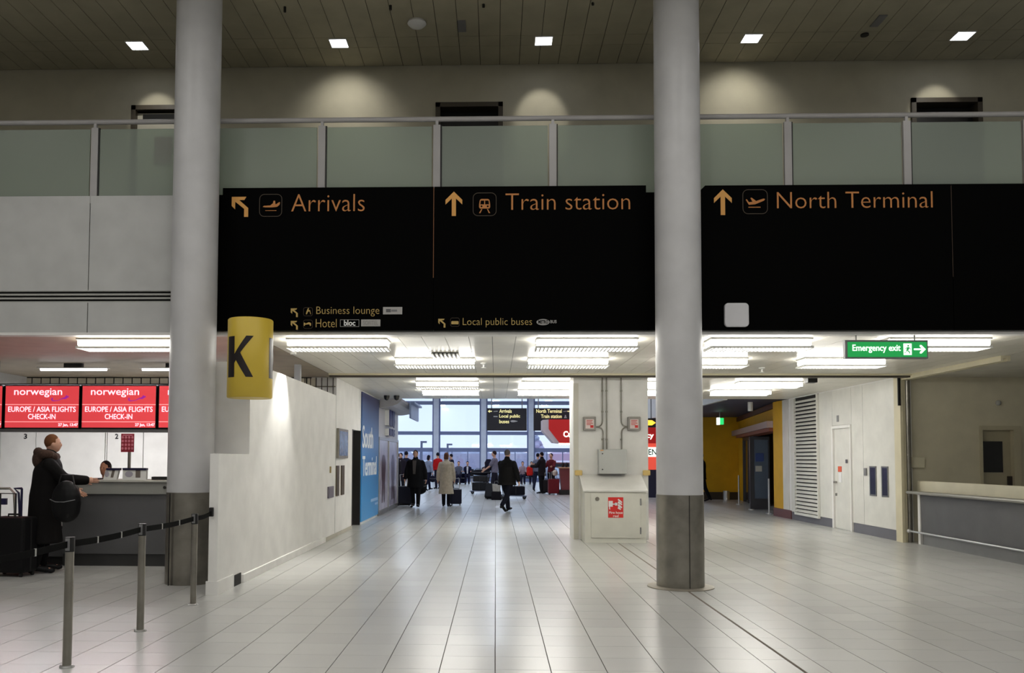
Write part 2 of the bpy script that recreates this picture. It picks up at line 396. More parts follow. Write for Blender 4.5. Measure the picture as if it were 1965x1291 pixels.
# closed block behind, shop wall
struct('wall_shop', MB().box(-3.56, WX - .02, 22.3, 26.8, 0, 6.5).box(-14, -3.56, 26.6, 26.8, 0, 6.5), mat('shop_wall_white', (208, 208, 214), .5))

# ---- right-hand panelled wall
RX = 7.52
wr = struct('wall_corridor_right', MB().box(RX + .03, 7.8, 16.3, 22.1, 0, LC).box(RX, RX + .03, 16.3, 22.1, LC - .02, LC), M_WALLW)
M_PANEL = mat('white_wall_panel', (218, 217, 210), .35, bump=.02)
ry = lambda p, q=900: atx(p, q, RX).y
ylv0, ylv1 = ry(1573), ry(1527)
yd0, yd1 = ry(1637, 1000), ry(1600, 1000)
zpl = .2
cuts = [(16.32, ry(1657), zpl, LC - .02), (ry(1657), yd0, zpl, LC - .02), (yd0, yd1, 2.27, LC - .02), (yd1, ylv0, zpl, LC - .02), (ylv1, 22.08, zpl, LC - .02)]
for a, b, c, e in cuts: MB().box(RX - .0, RX + .03, a + .006, b - .006, c, e).build('panel', M_PANEL, wr)
MB().box(RX + .01, RX + .03, 16.32, yd0 - .01, 0, zpl - .005).box(RX + .01, RX + .03, yd1 + .01, 22.08, 0, zpl - .005).build('plinth', M_BLUEG, wr)
lv = thing('ventilation_louver', 'tall white wall louver with many horizontal slats beside the white service door', 'vent', (RX - .01, (ylv0 + ylv1) / 2, 0))
MB().box(RX, RX + .03, ylv0, ylv1, .15, LC - .02).build('backing', M_DARK, lv)
MB().box(RX - .05, RX, ylv0, ylv0 + .05, .15, LC - .03).box(RX - .05, RX, ylv1 - .05, ylv1, .15, LC - .03).box(RX - .05, RX, ylv0 + .05, ylv1 - .05, .15, .21).build('frame', M_PANEL, lv)
n = 30
for k in range(n):
    z = .23 + (LC - .3) * k / n
    MB().add([(RX - .045, ylv0 + .05, z), (RX - .045, ylv1 - .05, z), (RX - .002, ylv1 - .05, z + .048), (RX - .002, ylv0 + .05, z + .048),
              (RX - .045, ylv0 + .05, z + .014), (RX - .045, ylv1 - .05, z + .014), (RX - .002, ylv1 - .05, z + .062), (RX - .002, ylv0 + .05, z + .062)],
             [(0, 3, 2, 1), (4, 5, 6, 7), (0, 1, 5, 4), (1, 2, 6, 5), (2, 3, 7, 6), (3, 0, 4, 7)]).build('slat', M_PANEL, lv)
d5 = struct('door_5', MB().box(RX + .01, RX + .03, yd0 + .05, yd1 - .08, .02, 2.2), M_PANEL)
MB().box(RX - .03, RX + .03, yd0 + .0, yd0 + .045, 0, 2.26).box(RX - .03, RX + .03, yd1 - .075, yd1, 0, 2.26).box(RX - .03, RX + .03, yd0 + .045, yd1 - .075, 2.2, 2.26).build('frame', M_WALLW, d5)
yk = yd1 - .16
MB().box(RX - .05, RX + .01, yk - .03, yk + .03, 1.00, 1.04).tube([(RX - .05, yk, 1.02), (RX - .05, yk - .12, 1.02)], .011, 8).build('door_handle', M_STEEL, d5)
MB().box(RX - .01, RX + .01, yk - .03, yk + .03, 1.02 - .30, .78).build('lock_plate', M_STEELD, d5)
MB().box(RX - .002, RX + .012, yk - .30, yk - .12, 1.25, 1.37).build('red_notice', mat('orange_red_print', (206, 84, 50), .5), d5)
MB().box(RX - .002, RX + .012, yk - .30, yk - .15, 1.02, 1.23).build('white_notice', M_WPRINT, d5)
# yellow and white end strip with maroon plinth, then slanted ochre wall with dark glass doors
ws = struct('wall_end_strip', MB().box(RX + .02, 7.8, 22.3, 22.75, .22, LC), M_PANEL)
MB().box(RX + .02, 7.8, 22.75, 23.5, .22, LC).build('yellow_panel', M_YWALL, ws)
MB().box(RX - .0, 7.8, 22.12, 23.5, 0, .215).build('plinth', M_MAROON, ws)
MB().box(RX + .03, 7.8, 22.1, 22.28, .2, LC).build('edge_trim', M_WALLW, ws)
# ochre far wall and side
M_OCH = M_YWALL
struct('wall_ochre', MB().box(6.9, 9.4, 32.6, 32.8, 0, LC + .05), M_OCH)
struct('baseboard_ochre', MB().box(6.88, 9.1, 32.55, 32.6, 0, .28), mat('brown_plinth', (58, 46, 30), .6))
A, B2 = Vector((9.15, 32.6, 0)), Vector((7.66, 23.5, 0)); uu = (B2 - A).normalized(); nn = Vector((-uu.y, uu.x, 0)); nn = nn if nn.x < 0 else -nn
LEN = (B2 - A).length
def ow(mb, s0, s1, t0, t1, z0, z1): 
    c = A + uu * ((s0 + s1) / 2) + nn * ((t0 + t1) / 2) + Vector((0, 0, (z0 + z1) / 2)); return mb.obox(c, uu * ((s1 - s0) / 2), nn * ((t1 - t0) / 2), (0, 0, (z1 - z0) / 2))
mb = MB(); ow(mb, 0, LEN, -.2, 0, 2.35, LC + .05); ow(mb, 0, 1.3, -.2, 0, 0, 2.35)
wo_ = struct('wall_ochre_side', mb, M_OCH)
mb = MB(); ow(mb, 0, LEN, -.25, .06, LC - .14, LC + .0); mb.build('dark_cornice', mat('dark_red_cornice', (70, 36, 24), .6), wo_)
mb = MB(); ow(mb, .4, LEN, 0, .28, 2.38, 2.56); mb.build('door_gear_housing', mat('pinkish_grey_metal', (150, 132, 132), .4), wo_)
mb = MB(); ow(mb, 1.3, LEN, -.18, .22, 2.28, 2.38); mb.build('door_gear_underside', mat('brown_soffit', (110, 50, 22), .6), wo_)
M_DGF = mat('dark_door_metal', (52, 52, 58), .4)
dd = struct('door_6', ow(ow(ow(ow(MB(), 1.3, 1.42, -.12, 0, 0, 2.28), 4.2, 4.3, -.12, 0, 0, 2.28), 1.42, 4.2, -.12, 0, 2.18, 2.28), 2.7, 2.82, -.12, 0, 0, 2.18), M_DGF)
ow(ow(MB(), 1.42, 2.7, -.07, -.05, 0, 2.18), 2.82, 4.2, -.07, -.05, 0, 2.18).build('pane', mat('dark_door_pane', (26, 24, 22), .12), dd)
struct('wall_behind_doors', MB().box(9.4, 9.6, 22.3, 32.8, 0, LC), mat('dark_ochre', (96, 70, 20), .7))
# half-open dark glass leaf facing the concourse
ql, qr, QD = at(1440, 975, 26.0), at(1478, 975, 26.0), 26.0
d7 = struct('door_7', MB().box(ql.x, ql.x + .13, QD, QD + .06, .02, 2.2).box(qr.x - .04, qr.x, QD, QD + .06, .02, 2.2).box(ql.x + .13, qr.x - .04, QD, QD + .06, .02, .34).box(ql.x + .13, qr.x - .04, QD, QD + .06, 2.1, 2.2), M_DGF)
MB().box(ql.x + .13, qr.x - .04, QD + .02, QD + .04, .34, 2.1).build('pane', mat('smoky_blue_pane', (74, 86, 104), .15), d7)
MB().cyl(0, 0, 0, 1, .01, 8).build('pivot', M_DGF, d7).location = (ql.x + .02, QD + .03, .0)
boxo('blue_notice', mat('blue_poster', (42, 62, 120), .5), (ql.x + .17, ql.x + .42, QD + .012, QD + .02, 1.45, 1.7), d7)
boxo('pale_notice', M_GREYP, (ql.x + .17, ql.x + .36, QD + .012, QD + .02, 1.15, 1.32), d7)

# ---- service side on the right: back office wall, post
ox = lambda p: at(p, 870, 16.35).x
D0, D1, D2, D3 = ox(1877), ox(1882), ox(1941), ox(1955)
wo2 = struct('wall_office', MB().box(7.8, D0 + .02, 16.3, 16.5, 0, LC).box(D3 - .02, 12.5, 16.3, 16.5, 0, LC).box(D0 + .02, D3 - .02, 16.3, 16.5, 2.14, LC), mat('office_wall_paint', (204, 197, 174), .7))
struct('wall_office_side', MB().box(12.5, 12.7, FD, 16.5, 0, LC), M_WALLG)
d8 = struct('door_8', MB().box(D1, D2, 16.38, 16.43, 0, 2.08), mat('office_door', (166, 158, 134), .5))
MB().box(D0, D1, 16.27, 16.5, 0, 2.16).box(D2, D3, 16.27, 16.5, 0, 2.16).box(D1, D2, 16.27, 16.5, 2.08, 2.16).build('frame', mat('office_door_frame', (186, 178, 152), .5), d8)
MB().box(ox(1884.5), ox(1925), 16.365, 16.38, 1.29, 1.87).build('dark_vision_panel', mat('dark_pane', (8, 8, 8), .25), d8)
MB().box(ox(1933), ox(1942), 16.34, 16.38, 1.02, 1.22).build('lock_case', mat('dark_lock', (44, 36, 30), .5), d8)
MB().box(ox(1928), ox(1942), 16.36, 16.38, .72, .80).build('low_plate', mat('dark_lock', (44, 36, 30), .5), d8)
tr = struct('trim_3', MB().box(7.50, 7.535, 12.9, 16.3, LC - .08, LC + .01).box(7.60, 7.64, 12.9, 16.3, LC - .08, LC + .01).box(7.535, 7.60, 12.9, 16.3, LC - .04, LC + .01), mat('cream_trim', (206, 198, 170), .5))
mb = MB().box(7.48, 7.53, 16.05, 16.30, 0, LC).box(7.53, 7.60, 16.10, 16.30, 0, LC)
struct('trim_4', mb, mat('cream_trim', (206, 198, 170), .5))
struct('trim_5', MB().box(7.44, 7.48, 16.02, 16.06, LC - .55, LC - .02), M_DARK)
st = struct('column', MB().tube([(7.655, 16.15, 0), (7.655, 16.15, LC)], .052, 20), M_STEEL, smooth=True)
st.name = 'steel_post'; st['kind'] = 'thing'; tag(st, 'round stainless steel post at the far end of the empty service counter', 'post')

# ---- far hall
FW = 56.0
struct('ceiling', MB().box(-14, 9.6, 22.3, FW + .5, 6.5, 6.7), mat('far_hall_ceiling', (150, 150, 156), .6))
struct('wall_bulkhead', MB().box(-14, 9.6, 22.1, 22.3, LC + .02, 6.5), M_WALLG)
struct('wall_far_left', MB().box(-14.2, -14, 26.8, FW, 0, 6.5), M_WALLG)
struct('wall_far_right', MB().box(6.9, 7.1, 32.8, FW, 0, 6.5).box(6.9, 9.6, 32.6, 32.8, LC + .05, 6.5).box(9.6, 9.8, 22.3, 32.8, 0, 6.5), M_WALLG)
lo = struct('ceiling', MB().box(6.0, 9.6, 22.3, 32.6, LC + .03, LC + .35), mat('unlit_blue_soffit', (52, 52, 72), .6))  # the unlit look of this ceiling is put into its dark blue colour
MB().box(5.9, 6.0, 22.3, 32.6, LC - .02, LC + .5).build('edge_strip', M_GREYP, lo)
MB().cyl(7.05, 23.9, LC - .22, LC + .03, .07, 16).build('sensor', M_WHITE, lo)

# window wall
mull = [at(p, 800, FW).x for p in (564, 655, 746, 837.5, 928, 1019, 1110, 1201)]; mull = [mull[0] - 3.1] + mull
M_MULL = mat('pale_blue_mullion', (206, 214, 232), .4); M_TRAN = mat('blue_grey_transom', (120, 132, 172), .4)
wn1 = struct('window_1', MB().box(-14, 6.9, FW, FW + .3, 0, .25), M_TRAN)
for x in mull:
    MB().box(x - .17, x + .17, FW - .25, FW + .1, .25, 6.5).build('mullion', M_MULL, wn1)
    MB().box(x - .26, x - .17, FW - .05, FW + .1, .25, 6.5).box(x + .17, x + .26, FW - .05, FW + .1, .25, 6.5).build('mullion_flange', M_TRAN, wn1)
for y, th in ((773, .18), (831, .17), (863, .20)):
    z = at(900, y, FW).z; MB().box(-14, 6.9, FW - .02, FW + .08, z - th / 2 - .03, z + th / 2 + .03).build('transom', M_TRAN, wn1)
xs = [-14] + mull + [6.9]; zz = [at(900, y, FW).z for y in (863, 831, 773)]
for a, b in zip(xs, xs[1:]):
    for c, e in zip([.25] + zz, zz + [6.5]):
        MB().box(a + .1, b - .1, FW + .03, FW + .05, c, e).build('pane', M_GLASS, wn1)
    for k in (1, 2):
        MB().box(a + (b - a) * k / 3 - .03, a + (b - a) * k / 3 + .03, FW, FW + .07, .25, zz[0]).build('glazing_bar', M_TRAN, wn1)
# outdoors
gr = struct('ground', MB().box(-300, 300, FW + .5, 900, -.6, -.3), mat('wet_tarmac', (128, 128, 142), .7, nscale=.05, var=.15))
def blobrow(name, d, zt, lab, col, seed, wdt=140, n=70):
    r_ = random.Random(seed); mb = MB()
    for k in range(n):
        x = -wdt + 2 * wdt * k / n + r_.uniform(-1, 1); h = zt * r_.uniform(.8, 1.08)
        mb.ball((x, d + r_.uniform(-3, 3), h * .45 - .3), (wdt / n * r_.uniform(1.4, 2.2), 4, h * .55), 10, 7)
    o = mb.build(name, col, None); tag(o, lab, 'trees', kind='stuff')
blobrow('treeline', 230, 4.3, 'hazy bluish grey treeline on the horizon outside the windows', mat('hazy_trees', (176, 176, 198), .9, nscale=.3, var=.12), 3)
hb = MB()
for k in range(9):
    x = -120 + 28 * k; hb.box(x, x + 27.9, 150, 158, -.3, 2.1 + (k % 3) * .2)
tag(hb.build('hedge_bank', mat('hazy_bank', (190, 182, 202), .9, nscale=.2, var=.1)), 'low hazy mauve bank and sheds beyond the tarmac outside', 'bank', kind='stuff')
def tree(px, pyt, d, sd):
    t = thing('bare_tree', 'faint conical tree standing above the treeline outside, behind the red canopy', 'tree', (at(px, 860, d).x, d, -.3))
    z = at(px, pyt, d).z; x = t.location.x
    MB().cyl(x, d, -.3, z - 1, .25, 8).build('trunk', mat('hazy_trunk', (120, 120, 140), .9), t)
    r_ = random.Random(sd); mb = MB()
    for k in range(26):
        f = k / 26; mb.ball((x + r_.uniform(-1, 1) * 2.2 * (1 - f), d + r_.uniform(-1, 1), z - (z - .5) * (1 - f) * .9 - .3), .9 * (1.1 - f) + .2, 7, 5)
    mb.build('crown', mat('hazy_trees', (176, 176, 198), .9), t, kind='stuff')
tree(1030, 832, 180, 4)
for (px, pyt, d, w_, lab) in ((809, 846, 95, 10, 'taller outdoor lamp post with side arm, behind the man in the black coat'), (859, 851, 110, 9, 'shorter outdoor lamp post with side arm, above the woman in beige')):
    p = at(px, pyt, d); t = thing('lamp_post', lab, 'lamp post', (p.x, d, -.3))
    MB().cyl(p.x, d, -.3, p.z, .13, 10).build('pole', mat('lamp_post_grey', (92, 96, 122), .5), t)
    MB().box(p.x, p.x + w_ * d / 1642, d - .15, d + .15, p.z - .22, p.z).build('arm', mat('lamp_post_grey', (92, 96, 122), .5), t)
for px, py, lab, col in ((767, 880, 'white van parked outside behind the crowd by the shop', (236, 236, 240)), (815, 884, 'pale car parked outside to the right of the walking man', (206, 214, 228)),
                         (1078, 884, 'white car parked outside, seen beneath the red canopy', (230, 232, 240))):
    dv = 92 if 'van' in lab else 80; p = at(px, py, dv); t = thing('van' if 'van' in lab else 'car', lab, 'vehicle', (p.x, dv, -.3)); m_ = mat('vehicle_paint_%d' % col[0], col, .3); hv = 5.6 if 'van' in lab else 5.3
    z0 = -.3
    MB().box(p.x - 2, p.x + 2, dv - 1, dv + 1, z0 + .3, z0 + 1.0).box(p.x - 1.3, p.x + 1.4, dv - .9, dv + .9, z0 + 1.0, z0 + 1.6).build('body', m_, t, bevel=.15)
    MB().box(p.x - 1.2, p.x + 1.3, dv - .95, dv - .88, z0 + 1.05, z0 + 1.45).build('side_window', M_BLK, t)
    for s in (-1.2, 1.2): MB().tube([(p.x + s, dv - 1.05, z0 + .32), (p.x + s, dv - .8, z0 + .32)], .32, 12).build('wheel', M_BLK, t)

# ================================================================== COLUMNS
for k, (x, y, lab) in enumerate(((-3.72, 10.36, 'round white column on the left, beside the yellow K sign, with steel sleeve'), (2.205, 10.35, 'round white column on the right, in front of the black signs, with steel sleeve'))):
    t = thing('column', lab, 'column', (x, y, 0), 'round columns holding up the hall', 'thing')
    MB().cyl(x, y, 1.095, HC, .274, 64).build('shaft', M_COLW, t, smooth=True)
    MB().cyl(x, y, 0.0, 1.095, .279, 64).build('steel_sleeve', M_STEELD, t, smooth=True)
    MB().box(x + (.05 if k else -.15), x + (.054 if k else -.146), y - .283, y - .26, 0, 1.09).build('sleeve_seam', M_DARK, t)
    if k: MB().lathe(x, y, [(.39, 0.001), (.39, .010), (.375, .014), (.28, .016)], 48).build('floor_ring', mat('worn_floor_ring', (150, 144, 132), .45, metal=.4), t, smooth=True)

# ================================================================== GLASS BALUSTRADE
bal = thing('glass_balustrade', 'frosted glass balustrade with grey handrail along the gallery edge', 'balustrade', (0, FD + .03, 4.72))
zr = at(950, 226, FD).z; zg1 = at(950, 238, FD).z; zg0 = 4.775
MB().tube([(-9, FD + .03, zr), (9, FD + .03, zr)], .032, 16).build('handrail', M_RAIL, bal, smooth=True)
px0 = at(838, 300, FD).x
for k in range(-6, 7):
    x = px0 + 1.475 * k
    if abs(x) > 8.8: continue
    MB().box(x - .045, x + .045, FD + .004, FD + .046, 4.775, zg1).box(x - .018, x + .018, FD + .01, FD + .05, zg1, zr).build('post', M_RAIL, bal)
    MB().box(x + .05, x + .062, FD + .012, FD + .045, 4.775, zg1).build('gasket', M_BLK, bal)
    if k < 6: MB().box(x + .065, x + 1.475 - .065, FD + .022, FD + .036, zg0, zg1 - .015).build('glass_pane', M_FROST, bal)

# ================================================================== BLACK DIRECTION SIGNS
SD = 10.60
def sgn(px, py): return at(px, py, SD - .001)
def sign_poly(pts): return [(at(a, b, SD).x, at(a, b, SD).z) for a, b in pts]
def arrow_up(mb, px, py, s, ang=0, w=.17):
    """arrow glyph: straight shaft with swept barbs; s = height in px, ang turns it anticlockwise"""
    c = sgn(px, py); k = s * SD / 1642
    def P(poly):
        ca, sa = math.cos(ang), math.sin(ang)
        return [((x * ca - y * sa) * k, (x * sa + y * ca) * k) for x, y in poly]
    mb.prism(P([(-.085, -.5), (.085, -.5), (.085, .40), (-.085, .40)]), c, (1, 0, 0), (0, 0, 1), (0, -1, 0), .004)
    mb.prism(P([(0, .5), (.34, .16), (.34, -.03), (0, .30)]), c, (1, 0, 0), (0, 0, 1), (0, -1, 0), .0045)
    mb.prism(P([(0, .5), (0, .30), (-.34, -.03), (-.34, .16)]), c, (1, 0, 0), (0, 0, 1), (0, -1, 0), .0045)
def arrow_upleft(mb, px, py, s):
    c = sgn(px, py); k = s * SD / 1642
    P = lambda poly: [(x * k, y * k) for x, y in poly]
    mb.prism(P([(-.42, .5), (.30, .5), (.20, .34), (-.25, .34), (-.25, .33), (-.42, .33)]), c, (1, 0, 0), (0, 0, 1), (0, -1, 0), .004)
    mb.prism(P([(-.42, .33), (-.25, .33), (-.25, -.12), (-.42, .05)]), c, (1, 0, 0), (0, 0, 1), (0, -1, 0), .004)
    mb.prism(P([(-.30, .30), (-.14, .42), (.40, -.06), (.40, -.5), (.20, -.5), (.20, -.10)]), c, (1, 0, 0), (0, 0, 1), (0, -1, 0), .005)
def icon_frame(mb, px, py, wpx, hpx, th=1.2):
    c = sgn(px, py); k = SD / 1642
    ring_prism(mb, rrect(wpx / 2 * k, hpx / 2 * k, wpx * .22 * k), rrect((wpx / 2 - th) * k, (hpx / 2 - th) * k, wpx * .19 * k), c, (1, 0, 0), (0, 0, 1), (0, -1, 0), .003)
def poly(mb, px, py, pts, t=.004):
    """pts in px relative to the centre, y up"""
    k = SD / 1642; mb.prism([(a * k, b * k) for a, b in pts], sgn(px, py), (1, 0, 0), (0, 0, 1), (0, -1, 0), t)
def disc(px, py, r, sx=1.0, n=14): return [(px + r * sx * math.cos(2 * math.pi * i / n), py + r * math.sin(2 * math.pi * i / n)) for i in range(n)]
def st_text(body, x0, y0, x1, y1, m, par, bold=-0.012, **k): return text(body, sgn(x0, y1), sgn(x1, y0), m, par, bold=bold, **k)

s1 = thing('direction_sign', 'long black overhead sign between the columns reading Arrivals and Train station', 'sign', (at(830, 500, SD).x, SD, 3.1))
U, V_, N_ = (1, 0, 0), (0, 0, 1), (0, 1, 0)
zbot = 3.115
def face(par, pts, name='face_panel', dpt=.07):
    MB().prism(pts, (0, SD, 0), U, V_, N_, dpt).build(name, M_BLACK, par)
xl, xm, xr = at(411, 500, SD).x, at(832, 500, SD).x, at(1253, 500, SD).x
z_hi, z_lo = at(700, 359, SD).z, at(415, 374, SD).z; nl, nr = at(427, 400, SD).x, at(1240, 400, SD).x
xlm = xl - .07; xrm = xr + .09
face(s1, [(xlm, zbot), (xm - .003, zbot), (xm - .003, z_hi), (nl, z_hi), (nl, z_lo), (xlm, z_lo)])
face(s1, [(xm + .003, zbot), (xrm, zbot), (xrm, z_lo), (nr, z_lo), (nr, z_hi), (xm + .003, z_hi)])
MB().box(xm - .006, xm + .002, SD - .004, SD, at(832, 533, SD).z, z_hi - .01).build('divider_line', mat('dim_orange_line', (120, 74, 36), .6, var=0), s1)
mb = MB(); arrow_upleft(mb, 461, 397, 40); mb.build('up_left_arrow', M_AMBER, s1)
mb = MB(); arrow_up(mb, 871, 391, 48); mb.build('up_arrow', M_AMBER, s1)
M_ICON = mat('icon_outline', (70, 58, 44), .6, var=0)
mb = MB(); icon_frame(mb, 519.5, 394, 45, 45); mb.build('icon_outline', M_ICON, s1)
mb = MB(); icon_frame(mb, 930, 392, 46, 46); mb.build('icon_outline', M_ICON, s1)
# landing aircraft icon
mb = MB(); poly(mb, 520, 394, [(-16, -3), (-14, -1), (2, 0), (10, 2), (16, 6), (18, 6), (17, 1), (12, -3), (2, -4), (-12, -4)])
poly(mb, 520, 394, [(-2, -1), (4, 4), (5, 9), (8, 9), (9, 2), (10, 0)], .005); poly(mb, 520, 394, [(-11, -10), (11, -10), (11, -11), (-11, -11)]); mb.build('landing_aircraft_icon', M_ORANGE, s1)
def train(mb, px, py, s):
    q = s / 30
    S = lambda pts: [(a * q, b * q) for a, b in pts]
    o_ = S([(-7, 14), (7, 14), (10, 12), (12, 0), (12, -4), (10, -7), (-10, -7), (-12, -4), (-12, 0), (-10, 12)])
    poly(mb, px, py, S([(-7, 14), (7, 14), (10, 12), (10.5, 10.5), (-10.5, 10.5), (-10, 12)]))
    poly(mb, px, py, S([(-12, 2), (12, 2), (12, -4), (10, -7), (-10, -7), (-12, -4)]))
    poly(mb, px, py, S([(-10.5, 10.5), (-8.5, 10.5), (-9.5, 2), (-12, 2)])); poly(mb, px, py, S([(8.5, 10.5), (10.5, 10.5), (12, 2), (9.5, 2)])); poly(mb, px, py, S([(-1, 10.5), (1, 10.5), (1, 2), (-1, 2)]))
    poly(mb, px, py, S([(-7, -8), (-5, -8), (-9, -17), (-12, -17)])); poly(mb, px, py, S([(5, -8), (7, -8), (12, -17), (9, -17)]))
mb = MB(); train(mb, 930, 394, 27); mb.build('train_icon', M_ORANGE, s1)
mb = MB(); poly(mb, 930, 394, disc(-6, -2, 1.8), .006); poly(mb, 930, 394, disc(6, -2, 1.8), .006); mb.build('train_headlamps', M_BLACK, s1)
st_text('Arrivals', 559, 372, 700, 406, M_ORANGE, s1)
st_text('Train station', 970, 370, 1209, 403, M_ORANGE, s1)
for (ax, ay, txt, x0, y0, x1, y1, m_) in ((565, 600, 'Business lounge', 607, 588, 728, 607, M_CREAM), (565, 624, 'Hotel', 606, 612, 646, 628, M_CREAM), (848, 620, 'Local public buses', 888, 610, 1021, 628, M_CREAM)):
    mb = MB(); arrow_upleft(mb, ax, ay, 17); mb.build('small_arrow', M_CREAM, s1)
    mb = MB(); icon_frame(mb, ax + 26 if ax < 700 else 873, ay - 2, 18, 17, .6); mb.build('small_icon_outline', M_ICON, s1)
    st_text(txt, x0, y0, x1, y1, m_, s1)
mb = MB(); poly(mb, 591, 598, [(-4, -5), (-2, -5), (0, 0), (3, 1), (5, -5), (6, -5), (4, 3), (1, 3), (2, 7), (0, 7), (-3, 0)]); mb.build('seated_figure_icon', M_CREAM, s1)
mb = MB(); poly(mb, 590, 622, [(-7, -3), (-7, 3), (-5, 3), (-4, 1), (3, 4), (7, 2), (7, -3), (5, -3), (4, 0), (-5, -1), (-5, -3)]); mb.build('bed_icon', M_CREAM, s1)
mb = MB(); poly(mb, 873, 619, [(-7, -3), (-7, 2), (-6, 3), (6, 3), (7, 2), (7, -3)]); mb.build('bus_icon', M_CREAM, s1)
def plate(par, x0, y0, x1, y1, m, name='logo_plate'):
    a, b = sgn(x0, y1), sgn(x1, y0); return MB().box(a.x, b.x, SD - .005, SD, a.z, b.z).build(name, m, par)
M_SILV = mat('silver_logo_plate', (170, 168, 166), .5, var=0)
plate(s1, 735, 589, 772, 603, M_SILV); plate(s1, 741, 593, 750, 599, M_GREYD, 'dark_mark').location.y -= .003; plate(s1, 751, 594, 762, 598, M_GREYM, 'grey_mark').location.y -= .003
plate(s1, 693, 613, 730, 626, M_SILV); st_text('SOFITEL', 697, 615.5, 726, 623.5, mat('faint_grey_letter', (136, 134, 132), .5, var=0), s1, name='logo_lettering', t=.008)
k = SD / 1642; mb = MB(); ring_prism(mb, [(18.5 * k, 7 * k), (-18.5 * k, 7 * k), (-18.5 * k, -7 * k), (18.5 * k, -7 * k)], [(17.8 * k, 6.3 * k), (-17.8 * k, 6.3 * k), (-17.8 * k, -6.3 * k), (17.8 * k, -6.3 * k)], sgn(671, 620), U, V_, (0, -1, 0), .004); mb.build('logo_outline', M_SILV, s1)
st_text('bloc', 660, 614, 682, 625, M_WPRINT, s1, bold=.02, name='logo_lettering')
mb = MB(); poly(mb, 1042, 618, disc(0, 0, 6, 2.1, 24)); mb.build('oval_logo', M_SILV, s1)
st_text('METRO', 1033, 614, 1052, 621, M_BLACK, s1, name='logo_lettering', t=.008, bold=.02); st_text('BUS', 1056, 614, 1068, 620, M_SILV, s1, name='logo_lettering', bold=.02)

s2 = thing('direction_sign', 'long black overhead sign to the right of the right column reading North Terminal', 'sign', (at(1650, 500, SD).x, SD, 3.1))
xa, xb, xc = at(1342, 500, SD).x, at(1827, 450, SD).x, 7.45; zt2 = at(1650, 354, SD).z; c_ = .08
face(s2, [(xa - .14, zbot), (xb - .003, zbot), (xb - .003, zt2), (xa + c_, zt2), (xa, zt2 - c_), (xa - .14, zt2 - c_)])
face(s2, [(xb + .003, zbot), (xc, zbot), (xc, zt2), (xb + .003, zt2)])
MB().box(xb - .003, xb + .003, SD - .003, SD, at(1827, 531, SD).z, zt2 - .02).build('divider_line', mat('dim_orange_line2', (60, 42, 26), .6, var=0), s2)
mb = MB(); arrow_up(mb, 1387, 388, 50); mb.build('up_arrow', M_AMBER, s2)
mb = MB(); icon_frame(mb, 1449, 387, 48, 48); mb.build('icon_outline', M_ICON, s2)
mb = MB(); poly(mb, 1449, 387, [(-18, 4), (-16, 5), (-12, -1), (-2, 0), (16, 6), (19, 5), (17, 2), (0, -5), (-12, -6)]); poly(mb, 1449, 387, [(-4, -2), (-9, 7), (-7, 8), (2, 1)], .005); poly(mb, 1449, 387, [(-13, -10), (10, -10), (10, -11.5), (-13, -11.5)])
mb.build('departing_aircraft_icon', M_ORANGE, s2)
st_text('North Terminal', 1491, 367, 1789, 400, M_ORANGE, s2)
wb = sgn(1412, 605); mb = MB(); mb.prism(rrect(.147, .147, .045), wb, U, V_, (0, -1, 0), .05)
tag(mb.build('wall_access_point', mat('white_plastic_box', (206, 206, 210), .4), None, bevel=.008, loc=wb), 'small white rounded square box on the black North Terminal sign', 'box')

# ================================================================== YELLOW K DRUM
KD = 10.0; kc = at(480, 700, KD); kr = .262; kz0, kz1 = at(480, 764, KD).z, at(480, 607, KD - .25).z
ks = thing('zone_sign', 'yellow drum shaped sign with black letter K beside the left column', 'sign', (kc.x, KD, kz0))
MB().lathe(kc.x, KD, [(kr - .01, kz0), (kr, kz0 + .012), (kr, kz1 - .012), (kr - .01, kz1)], 64).build('drum', M_YELLOW, ks, smooth=True)
kz_lo, kz_hi = at(480, 723, KD - .25).z, at(480, 644, KD - .25).z
def kletter(cen):
    W = 1.32; H = kz_hi - kz_lo; polys = [[(0, 0), (.19, 0), (.19, 1), (0, 1)], [(.19, .42), (.19, .62), (.78, 1), (1.0, 1)], [(.30, .58), (.47, .66), (1.0, 0), (.76, 0)]]
    polys = [[(0, 0), (.34, 0), (.34, 1), (0, 1)], [(.34, .34), (.34, .56), (.76, 1), (1.0, 1), (.52, .55)], [(.40, .42), (.56, .60), (1.0, 0), (.76, 0)]]
    mb = MB()
    for pi, P in enumerate(polys):
        bm = bmesh.new(); vs = [bm.verts.new((x, y, 0)) for x, y in P]; bm.faces.new(vs)
        for kx in range(1, 24): bmesh.ops.bisect_plane(bm, geom=bm.verts[:] + bm.edges[:] + bm.faces[:], plane_co=(kx / 24, 0, 0), plane_no=(1, 0, 0))
        bm.verts.index_update(); rr = kr + .003 + .0004 * pi
        vv = []
        for v in bm.verts:
            t = cen + (v.co.x - .5) * W; vv.append((kc.x + rr * math.sin(t), KD - rr * math.cos(t), kz_lo + v.co.y * H))
        mb.add(vv, [tuple(v.index for v in f.verts) for f in bm.faces]); bm.free()
    return mb
base = R(-14)
for k in range(3): kletter(base + R(122) * k).build('letter', M_INK, ks)
MB().box(-3.10, -2.95, KD + .18, 10.618, kz0 + .12, kz0 + .18).box(-3.10, -2.95, KD + .18, 10.618, kz0 + .42, kz0 + .48).build('bracket', M_GREYP, ks)

